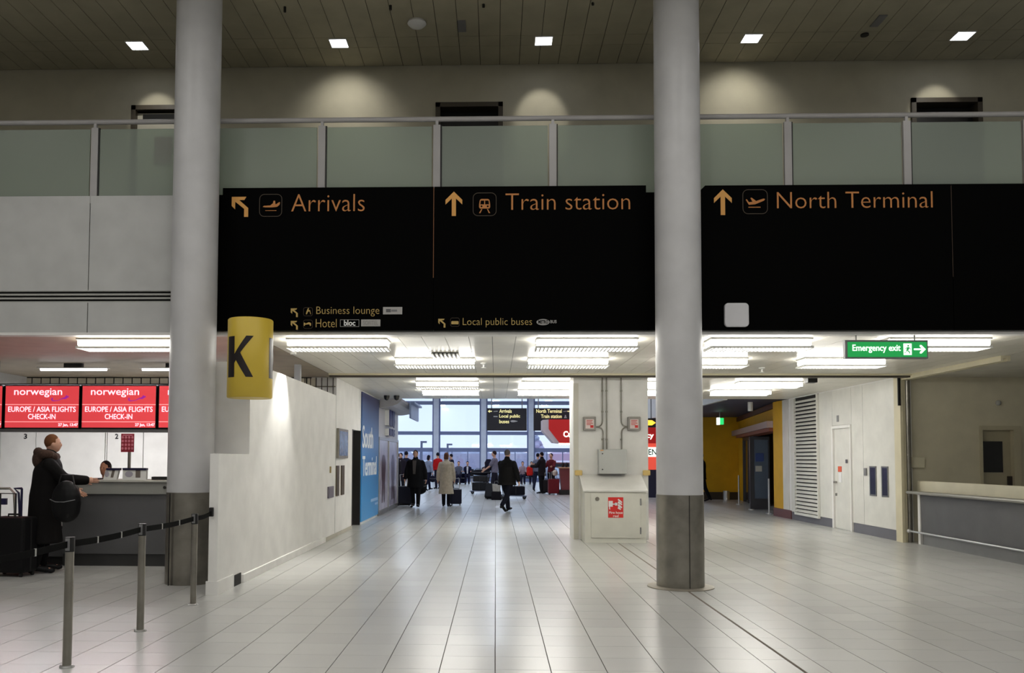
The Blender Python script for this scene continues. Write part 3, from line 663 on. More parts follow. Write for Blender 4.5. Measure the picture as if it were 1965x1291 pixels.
# ================================================================== CEILING LIGHTS
lens_me = None
def fixture(x0px, x1px, ypx, d, lab, lou=True):
    z1, z0 = LC - .005, LC - .135
    a, b = at(x0px, ypx, d).x, at(x1px, ypx, d).x
    t = thing('ceiling_light', lab, 'ceiling light', ((a + b) / 2, d + .2, LC), 'fluorescent lights under the low ceiling')
    MB().box(a, b, d, d + .40, z1 - .02, z1).build('housing', M_WHITE, t)
    MB().box(a + .015, b - .015, d + .008, d + .392, z0 + .03, z1 - .02).build('diffuser', M_LAMP, t, bevel=.02)
    if lou:
        n = 26; mb = MB().box(a, b, d + .0, d + .012, z0, z0 + .028).box(a, b, d + .388, d + .40, z0, z0 + .028)
        for k in range(n + 1):
            x = a + (b - a) * k / n; mb.box(x - .010, x + .010, d + .012, d + .388, z0, z0 + .028)
        mb.build('louver_grid', M_WHITE, t)
    else: MB().box(a, b, d, d + .012, z0 + .02, z0 + .03).box(a, b, d + .388, d + .40, z0 + .02, z0 + .03).build('rim', M_WHITE, t)
nm = 'glowing white fluorescent ceiling light, '
fixture(145, 342, 655, 10.95, nm + 'nearest row, left of the left column above the red screens')
fixture(548, 742, 655, 10.95, nm + 'nearest row, just right of the yellow K sign')
fixture(1030, 1226, 655, 10.95, nm + 'nearest row, in front of the white pillar')
fixture(1365, 1561, 655, 10.95, nm + 'nearest row, just right of the right column')
fixture(1708, 1905, 655, 10.95, nm + 'nearest row, half behind the green exit sign')
fixture(757, 911, 697, 13.1, nm + 'second row, beside the ceiling vent')
fixture(1014, 1169, 697, 13.1, nm + 'second row, above the top of the white pillar')
fixture(1282, 1437, 697, 13.1, nm + 'second row, partly hidden by the right column')
fixture(1545, 1703, 697, 13.1, nm + 'second row, nearest the white panelled wall')
fixture(797, 918, 742, 17.1, nm + 'third row, over the walking man')
fixture(1002, 1120, 742, 17.1, nm + 'third row, running behind the white pillar', False)
fixture(1205, 1325, 742, 17.1, nm + 'third row, glimpsed between pillar and right column', False)
fixture(1420, 1543, 742, 17.1, nm + 'third row, in front of the wall louver', False)
fixture(809, 919, 757, 19.2, nm + 'farthest row, over the window left of the hanging signs', False)
fixture(994, 1104, 757, 19.2, nm + 'farthest row, directly above the far North Terminal sign', False)
fixture(1192, 1302, 757, 19.2, nm + 'farthest row, glimpsed between pillar and right column', False)
fixture(1370, 1482, 757, 19.2, nm + 'farthest row, before the dark blue soffit', False)
# slim lights over the check-in desk
M_TUBE = mat('tube_lamp', (250, 246, 255), emit=4.0)
for a_, b_, lab in ((75, 208, 'slim suspended strip light above the red screens, farther from the column'), (270, 403, 'slim suspended strip light above the red screens, next to the left column')):
    a, b = at(a_, 706, 14.0).x, at(b_, 706, 14.0).x; t = thing('strip_light', lab, 'ceiling light', ((a + b) / 2, 14.0, LC - .1))
    MB().box(a, b, 13.93, 14.07, 2.985, 3.0).build('housing', M_WHITE, t)
    MB().tube([(a + .03, 14, 2.975), (b - .03, 14, 2.975)], .026, 12).build('tube', M_TUBE, t)
    MB().box((a + b) / 2 - .15, (a + b) / 2 + .15, 13.96, 14.04, 3.0, LC).build('black_mount', M_BLK, t)
# hall spotlights above the gallery
spn = ['farthest left, before the left column', 'between the left column and the middle gallery door', 'just left of the right column', 'just right of the right column', 'farthest right, above the right gallery door']
for k, px in enumerate((258, 651, 1048, 1455, 1870)):
    p = at(px, 64, 12.04); x = at(651, 64, 12.04).x + 2.95 * (k - 1)
    t = thing('recessed_spotlight', 'square bright ceiling spotlight, ' + spn[k], 'spotlight', (x, 12.02, HC), 'square spotlights in the hall ceiling')
    MB().box(x - .13, x + .13, 11.89, 11.90, HC - .012, HC + .0).box(x - .13, x + .13, 12.14, 12.15, HC - .012, HC).box(x - .13, x - .12, 11.90, 12.14, HC - .012, HC).box(x + .12, x + .13, 11.90, 12.14, HC - .012, HC).build('trim_ring', M_WHITE, t)
    MB().box(x - .115, x + .115, 11.905, 12.135, HC - .008, HC - .001).build('lens', M_SPOTL, t, bevel=.003)
    if k in (0, 2, 4): spot('spot_beam', (x, 12.02, HC - .03), (x, 12.02 + .66, HC - .03 - .66), L_SPOT, 48, .6)
    else: spot('spot_beam', (x, 12.02, HC - .03), (x, 12.02 + .70, HC - .03 - .80), L_SPOT * 1.3, 100, 1.0)
# wall washer beside the corridor wall
pw = at(556, 706, 11.9)
t = thing('wall_washer', 'small ceiling spotlight washing the white wall beside the K sign', 'spotlight', (WX + .15, 12.25, LC))
MB().cyl(WX + .15, 12.25, LC - .06, LC, .045, 20).build('body', M_WHITE, t)
spot('wall_wash_beam', (WX + .15, 12.25, LC - .08), (WX - .12, 12.10, LC - 1.4), L_WASH, 84, .75, (1, .98, .92), .015)
area('desk_fill_tubes', (-6.2, 14.0, 2.95), 4.5, .1, L_DESK * 8, (1, .97, 1))

# ceiling fittings
def small(name, lab, cat, mb, m, loc, parts=(), **k):
    o = mb.build(name, m, None, loc=loc, **k); tag(o, lab, cat); return o
p = at(800, 21, 11.45); small('smoke_detector', 'round white smoke detector on the hall ceiling', 'detector', MB().lathe(p.x, p.y, [(.12, HC), (.13, HC - .03), (.09, HC - .07), (.03, HC - .09)], 24), M_WHITE, (p.x, p.y, HC), smooth=True)
for px, py, lab in ((886, 31, 'small grey rectangular plate on the hall ceiling above the middle of the gallery'), (1690, 21, 'small grey rectangular plate on the hall ceiling toward the right')):
    p = at(px, py, 11.5); small('ceiling_plate', lab, 'plate', MB().box(p.x - .055, p.x + .055, 11.42, 11.72, HC - .015, HC), M_GREYM, (p.x, p.y, HC))
p = at(1662, 55, 11.9); small('ceiling_sensor', 'small dark round sensor on the hall ceiling', 'sensor', MB().cyl(p.x, 11.95, HC - .02, HC, .055, 16), M_BLK, (p.x, 11.95, HC))
for k, px in enumerate((548, 750, 928, 1137)):
    x = at(px, 0, 11.05).x
    small('hanging_rod', ('black hanging rod at the top edge, over the Arrivals sign', 'black hanging rod at the top edge, left of the smoke detector', 'black hanging rod at the top edge, right of the ceiling plate', 'black hanging rod at the top edge, beside the right column')[k], 'rod', MB().cyl(x, 11.02, HC - (.07, .06, .04, .03)[k], HC, .018, 10), M_BLK, (x, 11.02, HC))
# vent in the low ceiling
p = at(857, 687, 13.0); t = thing('ceiling_vent', 'small slatted air vent in the low ceiling, near the second light row', 'vent', (p.x, 12.75, LC))
MB().box(p.x - .2, p.x + .2, 12.5, 13.05, LC - .012, LC - .006).build('backing', M_DARK, t)
for k in range(7): MB().box(p.x - .2 + k * .062, p.x - .2 + k * .062 + .03, 12.5, 13.05, LC - .03, LC - .012).build('slat', M_WHITE, t)
for px, py, d, lab in ((928, 707, 13.9, 'small white ceiling sprinkler between the second row lights'), (1462, 715, 14.6, 'small white ceiling sprinkler right of the right column')):
    p = at(px, py, d); small('sprinkler', lab, 'sprinkler', MB().lathe(p.x, d, [(.05, LC), (.05, LC - .012), (.015, LC - .03), (.015, LC - .07), (.04, LC - .075), (.04, LC - .085)], 14), M_WHITE, (p.x, d, LC))
p = at(1556, 735, 16.6); small('ceiling_camera', 'small black box on the low ceiling near the wall louver', 'camera', MB().box(p.x - .09, p.x + .09, 16.5, 16.7, LC - .08, LC), M_BLK, (p.x, 16.6, LC))
# green exit sign
ED = 10.72; a, b = at(1622, 688, ED), at(1781, 652, ED); t = thing('exit_sign', 'lit green hanging sign reading Emergency exit with a running man and arrow', 'sign', ((a.x + b.x) / 2, ED, b.z))
MB().box(a.x, b.x, ED, ED + .07, a.z, b.z).build('case', M_GREYM, t, bevel=.006)
M_GRN = mat('lit_green', (18, 132, 62), emit=1.0); M_GW = mat('lit_white', (236, 255, 240), emit=1.5)
MB().box(a.x + .03, b.x - .02, ED - .006, ED, a.z + .02, b.z - .025).build('green_face', M_GRN, t)
E = lambda px, py: at(px, py, ED - .006)
text('Emergency exit', E(1636, 677), E(1728, 661), M_GW, t, bold=.012, t=.003)
MB().box(E(1734, 680).x, E(1749, 660).x, ED - .009, ED - .006, E(1734, 681).z, E(1749, 659).z).build('doorway_mark', M_GW, t)
kk = ED / 1642; mb = MB()
for P in ([(-1, 9), (2, 9), (2, 6), (-1, 6)], [(-2, 5), (3, 5), (1, -1), (-3, -1)], [(3, 4), (6, 1), (5, 0), (2, 3)], [(-3, 4), (-6, 2), (-6, 1), (-2, 3)], [(0, -1), (4, -4), (3, -8), (2, -8), (2, -5), (-2, -2)], [(-3, -1), (-1, -1), (-4, -6), (-7, -6), (-7, -5), (-4, -5)]):
    mb.prism([(x * kk, y * kk) for x, y in P], E(1742, 671) + Vector((0, -.004, 0)), U, V_, (0, -1, 0), .002)
mb.build('running_man', M_GRN, t)
mb = MB()
for P in ([(-11, 1.5), (6, 1.5), (6, -1.5), (-11, -1.5)], [(11, 0), (3, 8), (0, 8), (0, 5), (6, 0)], [(11, 0), (6, 0), (0, -5), (0, -8), (3, -8)]):
    mb.prism([(x * kk, y * kk) for x, y in P], E(1765, 670), U, V_, (0, -1, 0), .003)
mb.build('right_arrow', M_GW, t)
MB().tube([(a.x + .15, ED + .035, b.z), (a.x + .15, ED + .035, LC)], .01, 8).tube([(b.x - .15, ED + .035, b.z), (b.x - .15, ED + .035, LC)], .01, 8).build('hanger', M_GREYP, t)

# ================================================================== PILLAR WITH HOSE CABINET
PD = 16.3
pl, pr = at(1101, 900, PD).x, at(1244, 900, PD).x
pi = struct('wall_pillar', MB().box(pl, pr, PD, PD + .9, 0, LC), M_WALLW)
pi.name = 'pillar'; pi['kind'] = 'thing'; tag(pi, 'square white painted pillar carrying the fire hose cabinet', 'pillar')
MB().box(pl - .005, pl + .09, PD - .012, PD, 0, LC - .12).build('corner_board', mat('corner_board', (206, 203, 192), .5), pi)
for px in (1110, 1240):
    p = at(px, 907, PD); small('corner_guard', 'yellowish foam guard on the %s corner of the white pillar' % ('left' if px < 1200 else 'right'), 'guard',
                               MB().box(p.x - .07, p.x + .07, PD - .06, PD - .013, p.z - .05, p.z + .05), mat('yellowed_foam', (206, 178, 112), .7), (p.x, PD, p.z), bevel=.015)
CD = 15.62; cl, cr_ = at(1122, 1000, CD).x, at(1240, 1000, CD).x; ct = at(1180, 941, CD).z; cb = at(1180, 911, PD).z
fc = thing('fire_hose_cabinet', 'white floor cabinet with sloping lid below the grey box on the pillar', 'cabinet', ((cl + cr_) / 2, CD, 0))
MB().prism([(CD, 0.0), (PD - .01, 0.0), (PD - .01, cb - .02), (CD, ct - .02)], (cl, 0, 0), (0, 1, 0), (0, 0, 1), (1, 0, 0), cr_ - cl).build('body', mat('cabinet_white', (214, 213, 203), .5), fc)
MB().prism([(CD - .03, ct - .02), (PD - .01, cb - .02), (PD - .01, cb + .005), (CD - .03, ct + .005)], (cl - .03, 0, 0), (0, 1, 0), (0, 0, 1), (1, 0, 0), cr_ - cl + .06).build('lid', M_WALLW, fc)
dl, dr_ = at(1134, 1000, CD).x, at(1229, 1000, CD).x; dzt, dzb = at(1180, 946, CD).z, at(1180, 1032, CD).z
do = MB().box(dl, dr_, CD - .018, CD - .001, dzb, dzt).build('door', mat('cabinet_white', (214, 213, 203), .5), fc, bevel=.003)
p = at(1146, 957, CD); MB().tube([(p.x, CD - .018, p.z), (p.x, CD - .035, p.z)], .036, 20).build('round_lock', M_STEELD, do)
for py in (963, 1018): q = at(1229, py, CD); MB().tube([(q.x, CD - .02, q.z - .06), (q.x, CD - .02, q.z + .06)], .012, 8).build('hinge', M_GREYM, do)
a, b = at(1167, 993, CD - .02), at(1196, 954, CD - .02)
hs = tag(MB().box(a.x, b.x, CD - .022, CD - .018, a.z, b.z).build('hose_reel_sign', M_RED, None, loc=(a.x, CD - .02, a.z)), 'red sign reading Fire hose reel with hose and flames on the cabinet door', 'sign')
H_ = lambda px, py: at(px, py, CD - .023)
text('Fire hose\nreel', H_(1169, 992), H_(1195, 981), M_WPRINT, hs, bold=.02, t=.002, align='CENTER')
k = CD / 1642; mb = MB(); o_ = H_(1181, 967)
for P in ([(-13, 6), (-5, 6), (-5, -5), (-13, -5)], [(-12, -5), (-10, -5), (-10, -11), (-12, -9)], [(-5, 1), (0, 1), (0, -1), (-5, -1)], disc(1, 0, 3), [(4, 8), (6, 10), (13, 4), (12, 2)], [(4, 2), (6, 6), (13, 0), (12, -2)], [(4, -3), (6, 1), (13, -6), (11, -8)], [(4, -8), (6, -4), (11, -10), (9, -11)]):
    mb.prism([(x * k, y * k) for x, y in P], o_, U, V_, (0, -1, 0), .002)
mb.build('hose_and_flame_pictogram', M_WPRINT, hs)
# grey electric cabinet
a, b = at(1149, 909, PD - .22), at(1203, 862, PD - .22)
eb = thing('electrical_cabinet', 'pale grey steel box mounted on the pillar above the hose cabinet', 'cabinet', ((a.x + b.x) / 2, PD, a.z))
MB().box(a.x, b.x, PD - .20, PD, a.z, b.z).build('case', mat('cabinet_grey', (190, 192, 190), .4), eb, bevel=.008)
edr = MB().box(a.x + .005, b.x - .004, PD - .222, PD - .20, a.z + .006, b.z - .006).build('door', mat('cabinet_grey', (190, 192, 190), .4), eb, bevel=.004)
for f in (.18, .82): MB().tube([(a.x + .07, PD - .222, a.z + (b.z - a.z) * f), (a.x + .07, PD - .235, a.z + (b.z - a.z) * f)], .012, 10).build('lock', M_BLK, edr)
MB().box(a.x + .03, a.x + .09, PD - .224, PD - .222, b.z - .03, b.z - .012).build('orange_label', mat('orange_label', (214, 150, 80), .5), edr)
# two junction boxes and conduits
for px, lab in ((1131.5, 'small grey alarm box with red notice, left of the conduits on the pillar'), (1217, 'small grey alarm box with red notice, right of the conduits on the pillar')):
    p = at(px, 812.5, PD - .1); t = thing('alarm_box', lab, 'box', (p.x, PD, p.z))
    MB().box(p.x - .118, p.x + .118, PD - .11, PD, p.z - .13, p.z + .13).build('case', mat('box_grey', (140, 136, 132), .5), t, bevel=.012)
    MB().box(p.x - .08, p.x + .08, PD - .114, PD - .11, p.z - .095, p.z + .08).build('window', mat('notice_pink_white', (222, 206, 204), .4), t)
    for q_ in range(4): MB().box(p.x - .06, p.x + (.055, .04, .06, .02)[q_], PD - .1155, PD - .114, p.z + .05 - q_ * .026, p.z + .064 - q_ * .026).build('faded_print_line', mat('faded_red_print', (196, 84, 80), .5, var=0), t)
    MB().box(p.x + .01, p.x + .07, PD - .116, PD - .114, p.z - .08, p.z - .03).build('red_mark', M_RED, t)
M_COND = mat('grey_conduit', (128, 124, 116), .4, metal=.4)
lx, rx_, cx1, cx2, cx3 = at(1144, 812, PD - .05).x, at(1206, 812, PD - .05).x, at(1155.5, 760, PD).x, at(1163.5, 760, PD).x, at(1191.5, 760, PD).x
zj = at(1150, 819, PD).z; ze = b.z; YC = PD - .03
def arc(c0, c1, c2, n=6): return [tuple(Vector(c0) * (1 - t) ** 2 + Vector(c1) * 2 * t * (1 - t) + Vector(c2) * t * t) for t in [i / n for i in range(n + 1)]]
cdl = thing('conduit', 'bent grey conduit pipes running from the ceiling to the alarm box left', 'pipe', (cx1, YC, ze))
MB().tube([(cx1, YC, LC)] + arc((cx1, YC, zj + .12), (cx1, YC, zj), (lx, YC, zj)), .013, 10).build('upper_bend', M_COND, cdl, smooth=True)
MB().tube(arc((lx, YC, zj - .0), (cx1 + .01, YC, zj - .0), (cx1 + .01, YC, zj - .12)) + [(cx1 + .01, YC, ze)], .013, 10).build('lower_bend', M_COND, cdl, smooth=True)
cdm = thing('conduit', 'straight grey conduit pipe from the ceiling to the grey steel box', 'pipe', (cx2, YC, ze))
MB().tube([(cx2, YC, LC), (cx2, YC, ze)], .013, 10).build('pipe', M_COND, cdm, smooth=True)
cdr = thing('conduit', 'bent grey conduit pipes running from the ceiling to the alarm box right', 'pipe', (cx3, YC, ze))
MB().tube([(cx3, YC, LC)] + arc((cx3, YC, zj + .12), (cx3, YC, zj), (rx_, YC, zj)), .013, 10).build('upper_bend', M_COND, cdr, smooth=True)
MB().tube(arc((rx_, YC, zj), (cx3 + .005, YC, zj), (cx3 + .005, YC, zj - .12)) + [(cx3 + .005, YC, ze)], .013, 10).build('lower_bend', M_COND, cdr, smooth=True)
for cc, xx in ((cdl, cx1), (cdm, cx2), (cdr, cx3)):
    for py in (750, 790, 843): z = at(1160, py, PD).z; MB().tube([(xx, YC, z - .015), (xx, YC, z + .015)], .02, 10).build('coupling', M_COND, cc)

# ================================================================== SERVICE COUNTER ON THE RIGHT
X0 = 7.62; zc = .95
ct_ = thing('service_counter', 'long empty service counter with charcoal front and grey top, on the right', 'counter', (X0, 13.2, 0))
MB().box(X0 + .03, X0 + .2, 9.2, 15.7, .20, zc - .05).build('front_panel', M_GREYD, ct_)
MB().box(X0 + .06, X0 + .2, 9.2, 15.75, 0, .20).build('plinth', M_GREYM, ct_)
MB().box(X0 - .10, X0 + .13, 9.2, 16.0, zc - .05, zc).build('counter_top', mat('grey_laminate', (128, 126, 118), .3), ct_, bevel=.018)
MB().box(X0 + .02, X0 + .10, 15.72, 15.80, 0, zc - .05).build('end_post', M_WALLW, ct_)
MB().tube([(X0 - .06, 9.2, .22), (X0 - .06, 15.95, .22)], .018, 12).build('bumper_rail', M_ALU, ct_, smooth=True)
MB().ball((X0 - .06, 15.97, .22), .04).build('rail_end', M_ALU, ct_, smooth=True)
MB().box(X0 + .13, X0 + .21, 9.2, 16.02, .95, 1.135).build('upstand', mat('cream_upstand', (208, 202, 180), .5), ct_)
# back office bits
p = at(1753, 887, 16.3); q = small('wall_cabinet', 'small cream wall box on the office wall behind the service counter', 'box', MB().box(p.x - .17, p.x + .17, 16.22, 16.3, p.z - .1, p.z + .1), mat('cream_box', (206, 200, 176), .5), (p.x, 16.3, p.z), bevel=.008)
MB().ball((p.x - .15, 16.215, p.z), .018).build('knob', M_BLK, q)
p = at(1914, 773, 16.3); small('wall_sensor', 'tiny round sensor on the office wall above the door', 'sensor', MB().ball((p.x, 16.27, p.z), (.05, .04, .05)), M_GREYP, (p.x, 16.3, p.z), smooth=True)

# right wall fittings
def onr(px, py): return atx(px, py, RX)
for i_, (x0, x1) in enumerate(((1669, 1683), (1692, 1706))):
    a, b = onr(x1, 957 - (0 if i_ else 1)), onr(x0, 895)
    t = thing('wall_recess_panel', 'tall narrow dark glazed panel in the white wall, ' + ('farther one, beside the keypad', 'nearer one, next to the steel post')[i_], 'panel', (RX, a.y, a.z))
    MB().box(RX - .012, RX, a.y, b.y, 1.52 - (.72), 1.52 - .13).build('frame', M_STEEL, t)
    MB().box(RX - .014, RX - .012, a.y + .04, b.y - .04, 1.52 - .69, 1.52 - .16).build('glass', mat('dark_blue_pane', (40, 38, 58), .15), t)
p = onr(1662, 905); small('keypad', 'small dark keypad on the white wall beside the glazed panels', 'keypad', MB().box(RX - .03, RX, p.y - .05, p.y + .05, p.z - .075, p.z + .075), M_GREYM, (RX, p.y, p.z), bevel=.006)
p = onr(1608, 803); small('number_plate', 'small grey framed plate on the panel above the service door', 'plate', MB().box(RX - .012, RX, p.y - .05, p.y + .05, p.z - .07, p.z + .07), M_GREYM, (RX, p.y, p.z))
p = onr(1625, 885); small('door_button', 'tiny dark button on the white wall beside the service door', 'button', MB().box(RX - .02, RX, p.y - .03, p.y + .03, p.z - .04, p.z + .04), M_BLUEG, (RX, p.y, p.z))

# ================================================================== LEFT WALL FITTINGS
def onl(px, py): return atx(px, py, WX)
a, b = onl(645, 880), onl(664, 823)
t = thing('framed_display', 'framed grey-blue display panel on the white corridor wall', 'display', (WX, a.y, a.z)); z0, z1 = onl(655, 879).z, onl(655, 823).z
MB().box(WX, WX + .05, a.y, b.y, z0, z1).build('frame', M_STEELD, t, bevel=.006)
MB().box(WX + .05, WX + .054, a.y + .07, b.y - .07, z0 + .05, z1 - .05).build('screen', mat('display_print', (86, 104, 132), .25, var=.4, nscale=5), t)
for i_, (x0, x1) in enumerate(((644.5, 649.5), (654, 659.5))):
    a, b = onl(x0, 900), onl(x1, 900); z0, z1 = onl(652, 950).z, onl(652, 893).z
    tag(MB().box(WX, WX + .02, a.y, b.y, z0, z1).build('slot_panel', mat('brown_pane', (74, 60, 36), .3), None, loc=(WX, a.y, z0)), 'narrow brown slot panel under the framed display, ' + ('nearer the camera', 'nearer the dark doorway')[i_], 'panel')
a, b = onl(628, 956), onl(638, 933); tag(MB().box(WX, WX + .03, a.y, b.y, onl(633, 955).z, onl(633, 933).z).build('access_plate', mat('purple_grey_plate', (98, 92, 104), .4), None, loc=(WX, a.y, a.z), bevel=.006), 'small dark square access plate low on the corridor wall', 'plate')
a = onl(633, 901); tag(MB().box(WX, WX + .02, a.y - .02, a.y + .05, a.z - .06, a.z + .06).build('wall_switch', mat('brass_plate', (150, 130, 80), .4), None, loc=(WX, a.y, a.z)), 'tiny brass switch plate on the corridor wall', 'switch')
# blue South Terminal panel
b0, b1 = 19.45, 22.25
bl = bpy.data.materials.new('blue_gradient_print'); bl.use_nodes = True; nt_ = bl.node_tree; bb_ = nt_.nodes['Principled BSDF']; g_ = nt_.nodes.new('ShaderNodeNewGeometry'); sx_ = nt_.nodes.new('ShaderNodeSeparateXYZ'); rm_ = nt_.nodes.new('ShaderNodeMapRange'); cr2 = nt_.nodes.new('ShaderNodeValToRGB')
rm_.inputs['From Min'].default_value = 0; rm_.inputs['From Max'].default_value = 3.0
cr2.color_ramp.elements[0].color = s2l((44, 140, 204)); cr2.color_ramp.elements[1].color = s2l((40, 44, 92)); e_ = cr2.color_ramp.elements.new(.45); e_.color = s2l((46, 118, 180))
nt_.links.new(g_.outputs['Position'], sx_.inputs[0]); nt_.links.new(sx_.outputs['Z'], rm_.inputs['Value']); nt_.links.new(rm_.outputs[0], cr2.inputs[0]); nt_.links.new(cr2.outputs[0], bb_.inputs['Base Color']); bb_.inputs['Roughness'].default_value = .35
bs = tag(MB().box(WX + .006, WX + .03, b0, b1, .06, LC - .04).build('terminal_panel', bl, None, loc=(WX, b0, 0)), 'tall blue wall panel with white words South Terminal', 'sign')
T_ = lambda y, z: (WX + .03, y, z)
z = lambda px, py: onl(px, py).z
text('South', T_(onl(693, 850).y, z(704, 860)), T_(onl(713.5, 850).y, z(704, 818)), M_WPRINT, bs, n=(1, 0, 0), bold=.01)
text('Terminal', T_(onl(693, 900).y, z(706, 912)), T_(onl(720, 900).y, z(706, 875)), M_WPRINT, bs, n=(1, 0, 0), bold=.01)
for (u0, u1, w0, w1) in ((709, 722.5, 961, 955.5), (717, 723, 967.5, 963.5)):
    MB().box(WX + .03, WX + .032, onl(u0, 960).y, onl(u1, 960).y, onl((u0 + u1) / 2, w0).z, onl((u0 + u1) / 2, w1).z).build('small_print', mat('pale_blue_print', (150, 186, 224), .5, var=0), bs)
# shop front
sf = thing('shop_front', 'white shop front with dark blue vertical lettering beyond the blue panel', 'shop front', (WX, 24.5, 0))
MB().box(WX - .02, WX + .02, 22.35, 26.75, 2.05, LC).build('fascia', mat('shop_fascia', (214, 214, 220), .4), sf)
MB().box(WX - .02, WX + .04, 22.35, 26.75, 2.0, 2.07).box(WX - .02, WX + .04, 22.35, 22.42, .1, 2.0).box(WX - .02, WX + .04, 24.4, 24.5, .1, 2.0).box(WX - .02, WX + .04, 26.65, 26.75, .1, 2.0).build('steel_frame', M_ALU, sf)
MB().box(WX - .02, WX + .03, 22.35, 26.75, 0, .12).build('plinth', M_STEEL, sf)
M_PPR = mat('poster_lilac', (176, 168, 186), .25, var=.2, nscale=2)
for i_, (a, b) in enumerate(((22.45, 24.37), (24.53, 26.62))):
    pw_ = MB().box(WX - .02, WX + .01, a, b, .12, 2.0).build('window_poster', M_PPR, sf)
    m_ = (a + b) / 2
    MB().prism([(m_ - .35, .9), (m_ + .35, .9), (m_ + .42, 1.45), (m_ + .15, 1.6), (m_ - .2, 1.6), (m_ - .42, 1.4)], (WX + .011, 0, 0), (0, 1, 0), (0, 0, 1), (1, 0, 0), .004).prism([(m_ - .30, .3), (m_ - .1, .3), (m_ - .02, .9), (m_ - .3, .9)], (WX + .011, 0, 0), (0, 1, 0), (0, 0, 1), (1, 0, 0), .003).prism([(m_ + .1, .3), (m_ + .3, .3), (m_ + .3, .9), (m_ + .02, .9)], (WX + .011, 0, 0), (0, 1, 0), (0, 0, 1), (1, 0, 0), .003).build('dark_shape', mat('poster_dark', (70, 44, 60), .3, var=.4), pw_)
M_NAVY = mat('navy_letter', (16, 18, 96), .4, var=0)
for z0, z1, k0 in ((2.42, 2.88, 0), (2.14, 2.33, 1)):
    MB().box(WX + .02, WX + .14, 23.55, 24.75, z0, z1).build('white_letter_side', M_WHITE, sf)
    hh = z1 - z0
    for j, P in enumerate(([(0, .0), (.5, -.05), (.55, .5), (.45, 1.0), (0, 1.0)], [(.58, .02), (1.05, -.1), (1.2, .3), (1.1, .55), (1.2, .95), (.6, 1.0)])):
        MB().prism([(23.55 + x, z0 + z_ * hh) for x, z_ in P], (WX + .14, 0, 0), (0, 1, 0), (0, 0, 1), (1, 0, 0), .02 + j * .001).build('navy_letter', M_NAVY, sf)
# curved bulkhead and two cameras at the ceiling edge
cvb = MB()
prof = [(0, 0)] + [(.55 * math.sin(t), -.34 * (1 - math.cos(t)) + 0) for t in [R(10 * i) for i in range(1, 10)]]
cvb.prism([(.05, LC - .001)] + [(.62, LC - .001), (.60, LC - .06), (.52, LC - .13), (.38, LC - .19), (.2, LC - .22), (.05, LC - .23)], (WX, 22.3, 0), (1, 0, 0), (0, 0, 1), (0, 1, 0), 4.4)
tag(cvb.build('curved_canopy', mat('canopy_grey', (156, 154, 156), .35), None, loc=(WX, 22.3, LC)), 'curved grey canopy over the shop front', 'canopy')
for px, py, lab in ((742, 766, 'small dark dome camera above the blue panel'), (761, 767, 'small dark dome camera nearer the windows')):
    p = at(px, py, 21.2); small('dome_camera', lab, 'camera', MB().lathe(p.x, 21.2, [(.07, LC), (.07, LC - .04), (.05, LC - .10), (.015, LC - .12)], 16), M_BLK, (p.x, 21.2, LC), smooth=True)
hs_ = thing('hanging_sign', 'pale blue double sided sign hanging edge-on by the shop canopy', 'sign', at(792, 770, 25))
p0, p1 = at(779, 768, 24.0), at(809, 786, 27.0)
MB().box(-2.45, -2.40, 24.2, 26.6, LC - .42, LC + .05).box(-2.4, -2.30, 24.2, 26.6, LC, LC + .05).build('sign_box', mat('pale_blue_sign', (150, 168, 206), .4), hs_)

# ================================================================== FAR HALL SIGNS AND KIOSK
GD = 36.0
G = lambda px, py, d=GD: at(px, py, d)
def far_sign(x0, x1, y0, y1, lab, lines, arrowpx, icons):
    a, b = G(x0, y1), G(x1, y0); t = thing('hanging_direction_sign', lab, 'sign', ((a.x + b.x) / 2, GD, a.z))
    MB().box(a.x, b.x, GD, GD + .12, a.z, b.z).build('board', mat('far_sign_face', (22, 20, 30), .4, var=0), t)
    for tx, q0, r0, q1, r1 in lines: text(tx, G(q0, r1, GD - .001), G(q1, r0, GD - .001), mat('far_sign_letters', (226, 214, 150), emit=.75), t, bold=.02, t=.01)
    mb = MB(); k = GD / 1642; s = 1 if arrowpx[0] < 960 else -1; o = G(*arrowpx, GD - .001)
    for P in ([(-4, 0), (0, 3), (0, 1), (4, 1), (4, -1), (0, -1), (0, -3)],): mb.prism([(x * k * s, y * k * s) for x, y in P], o, U, V_, (0, -1, 0), .01)
    mb.build('arrow', mat('far_sign_letters', (226, 214, 150), emit=.75), t)
    for (ix, iy, P) in icons:
        MB().prism([(x * k, y * k) for x, y in P], G(ix, iy, GD - .001), U, V_, (0, -1, 0), .01).build('icon', M_SILV, t)
    for x in (a.x + .2, b.x - .2): MB().tube([(x, GD + .06, b.z), (x, GD + .06, 6.5)], .02, 8).build('suspension_rod', M_GREYM, t)
pl_ = [(-4, 0), (4, 1), (4, -.5), (-4, -1)]; bs_ = [(-4, -1), (-4, 1), (4, 1), (4, -1)]
far_sign(934, 1011, 783, 826, 'black hanging sign by the windows reading Arrivals and Local public buses', [('Arrivals', 958, 785, 982, 792), ('Local public', 958, 795, 998, 803), ('buses', 958, 805, 977, 812)], (940, 789), [(951, 789, pl_), (951, 799, bs_), (986, 808, [(-7, 0), (-4, 2), (0, 2), (7, .5), (7, -.5), (0, -2), (-4, -2)])])
far_sign(1024, 1104, 783, 826, 'black hanging sign by the windows reading North Terminal and Train station', [('North Terminal', 1029, 785, 1078, 792), ('Train station', 1038, 795, 1078, 802)], (1093, 789), [(1085, 789, pl_), (1085, 799, [(-3, -3), (3, -3), (1.5, 0), (1, 3), (-1, 3), (-1.5, 0)])])
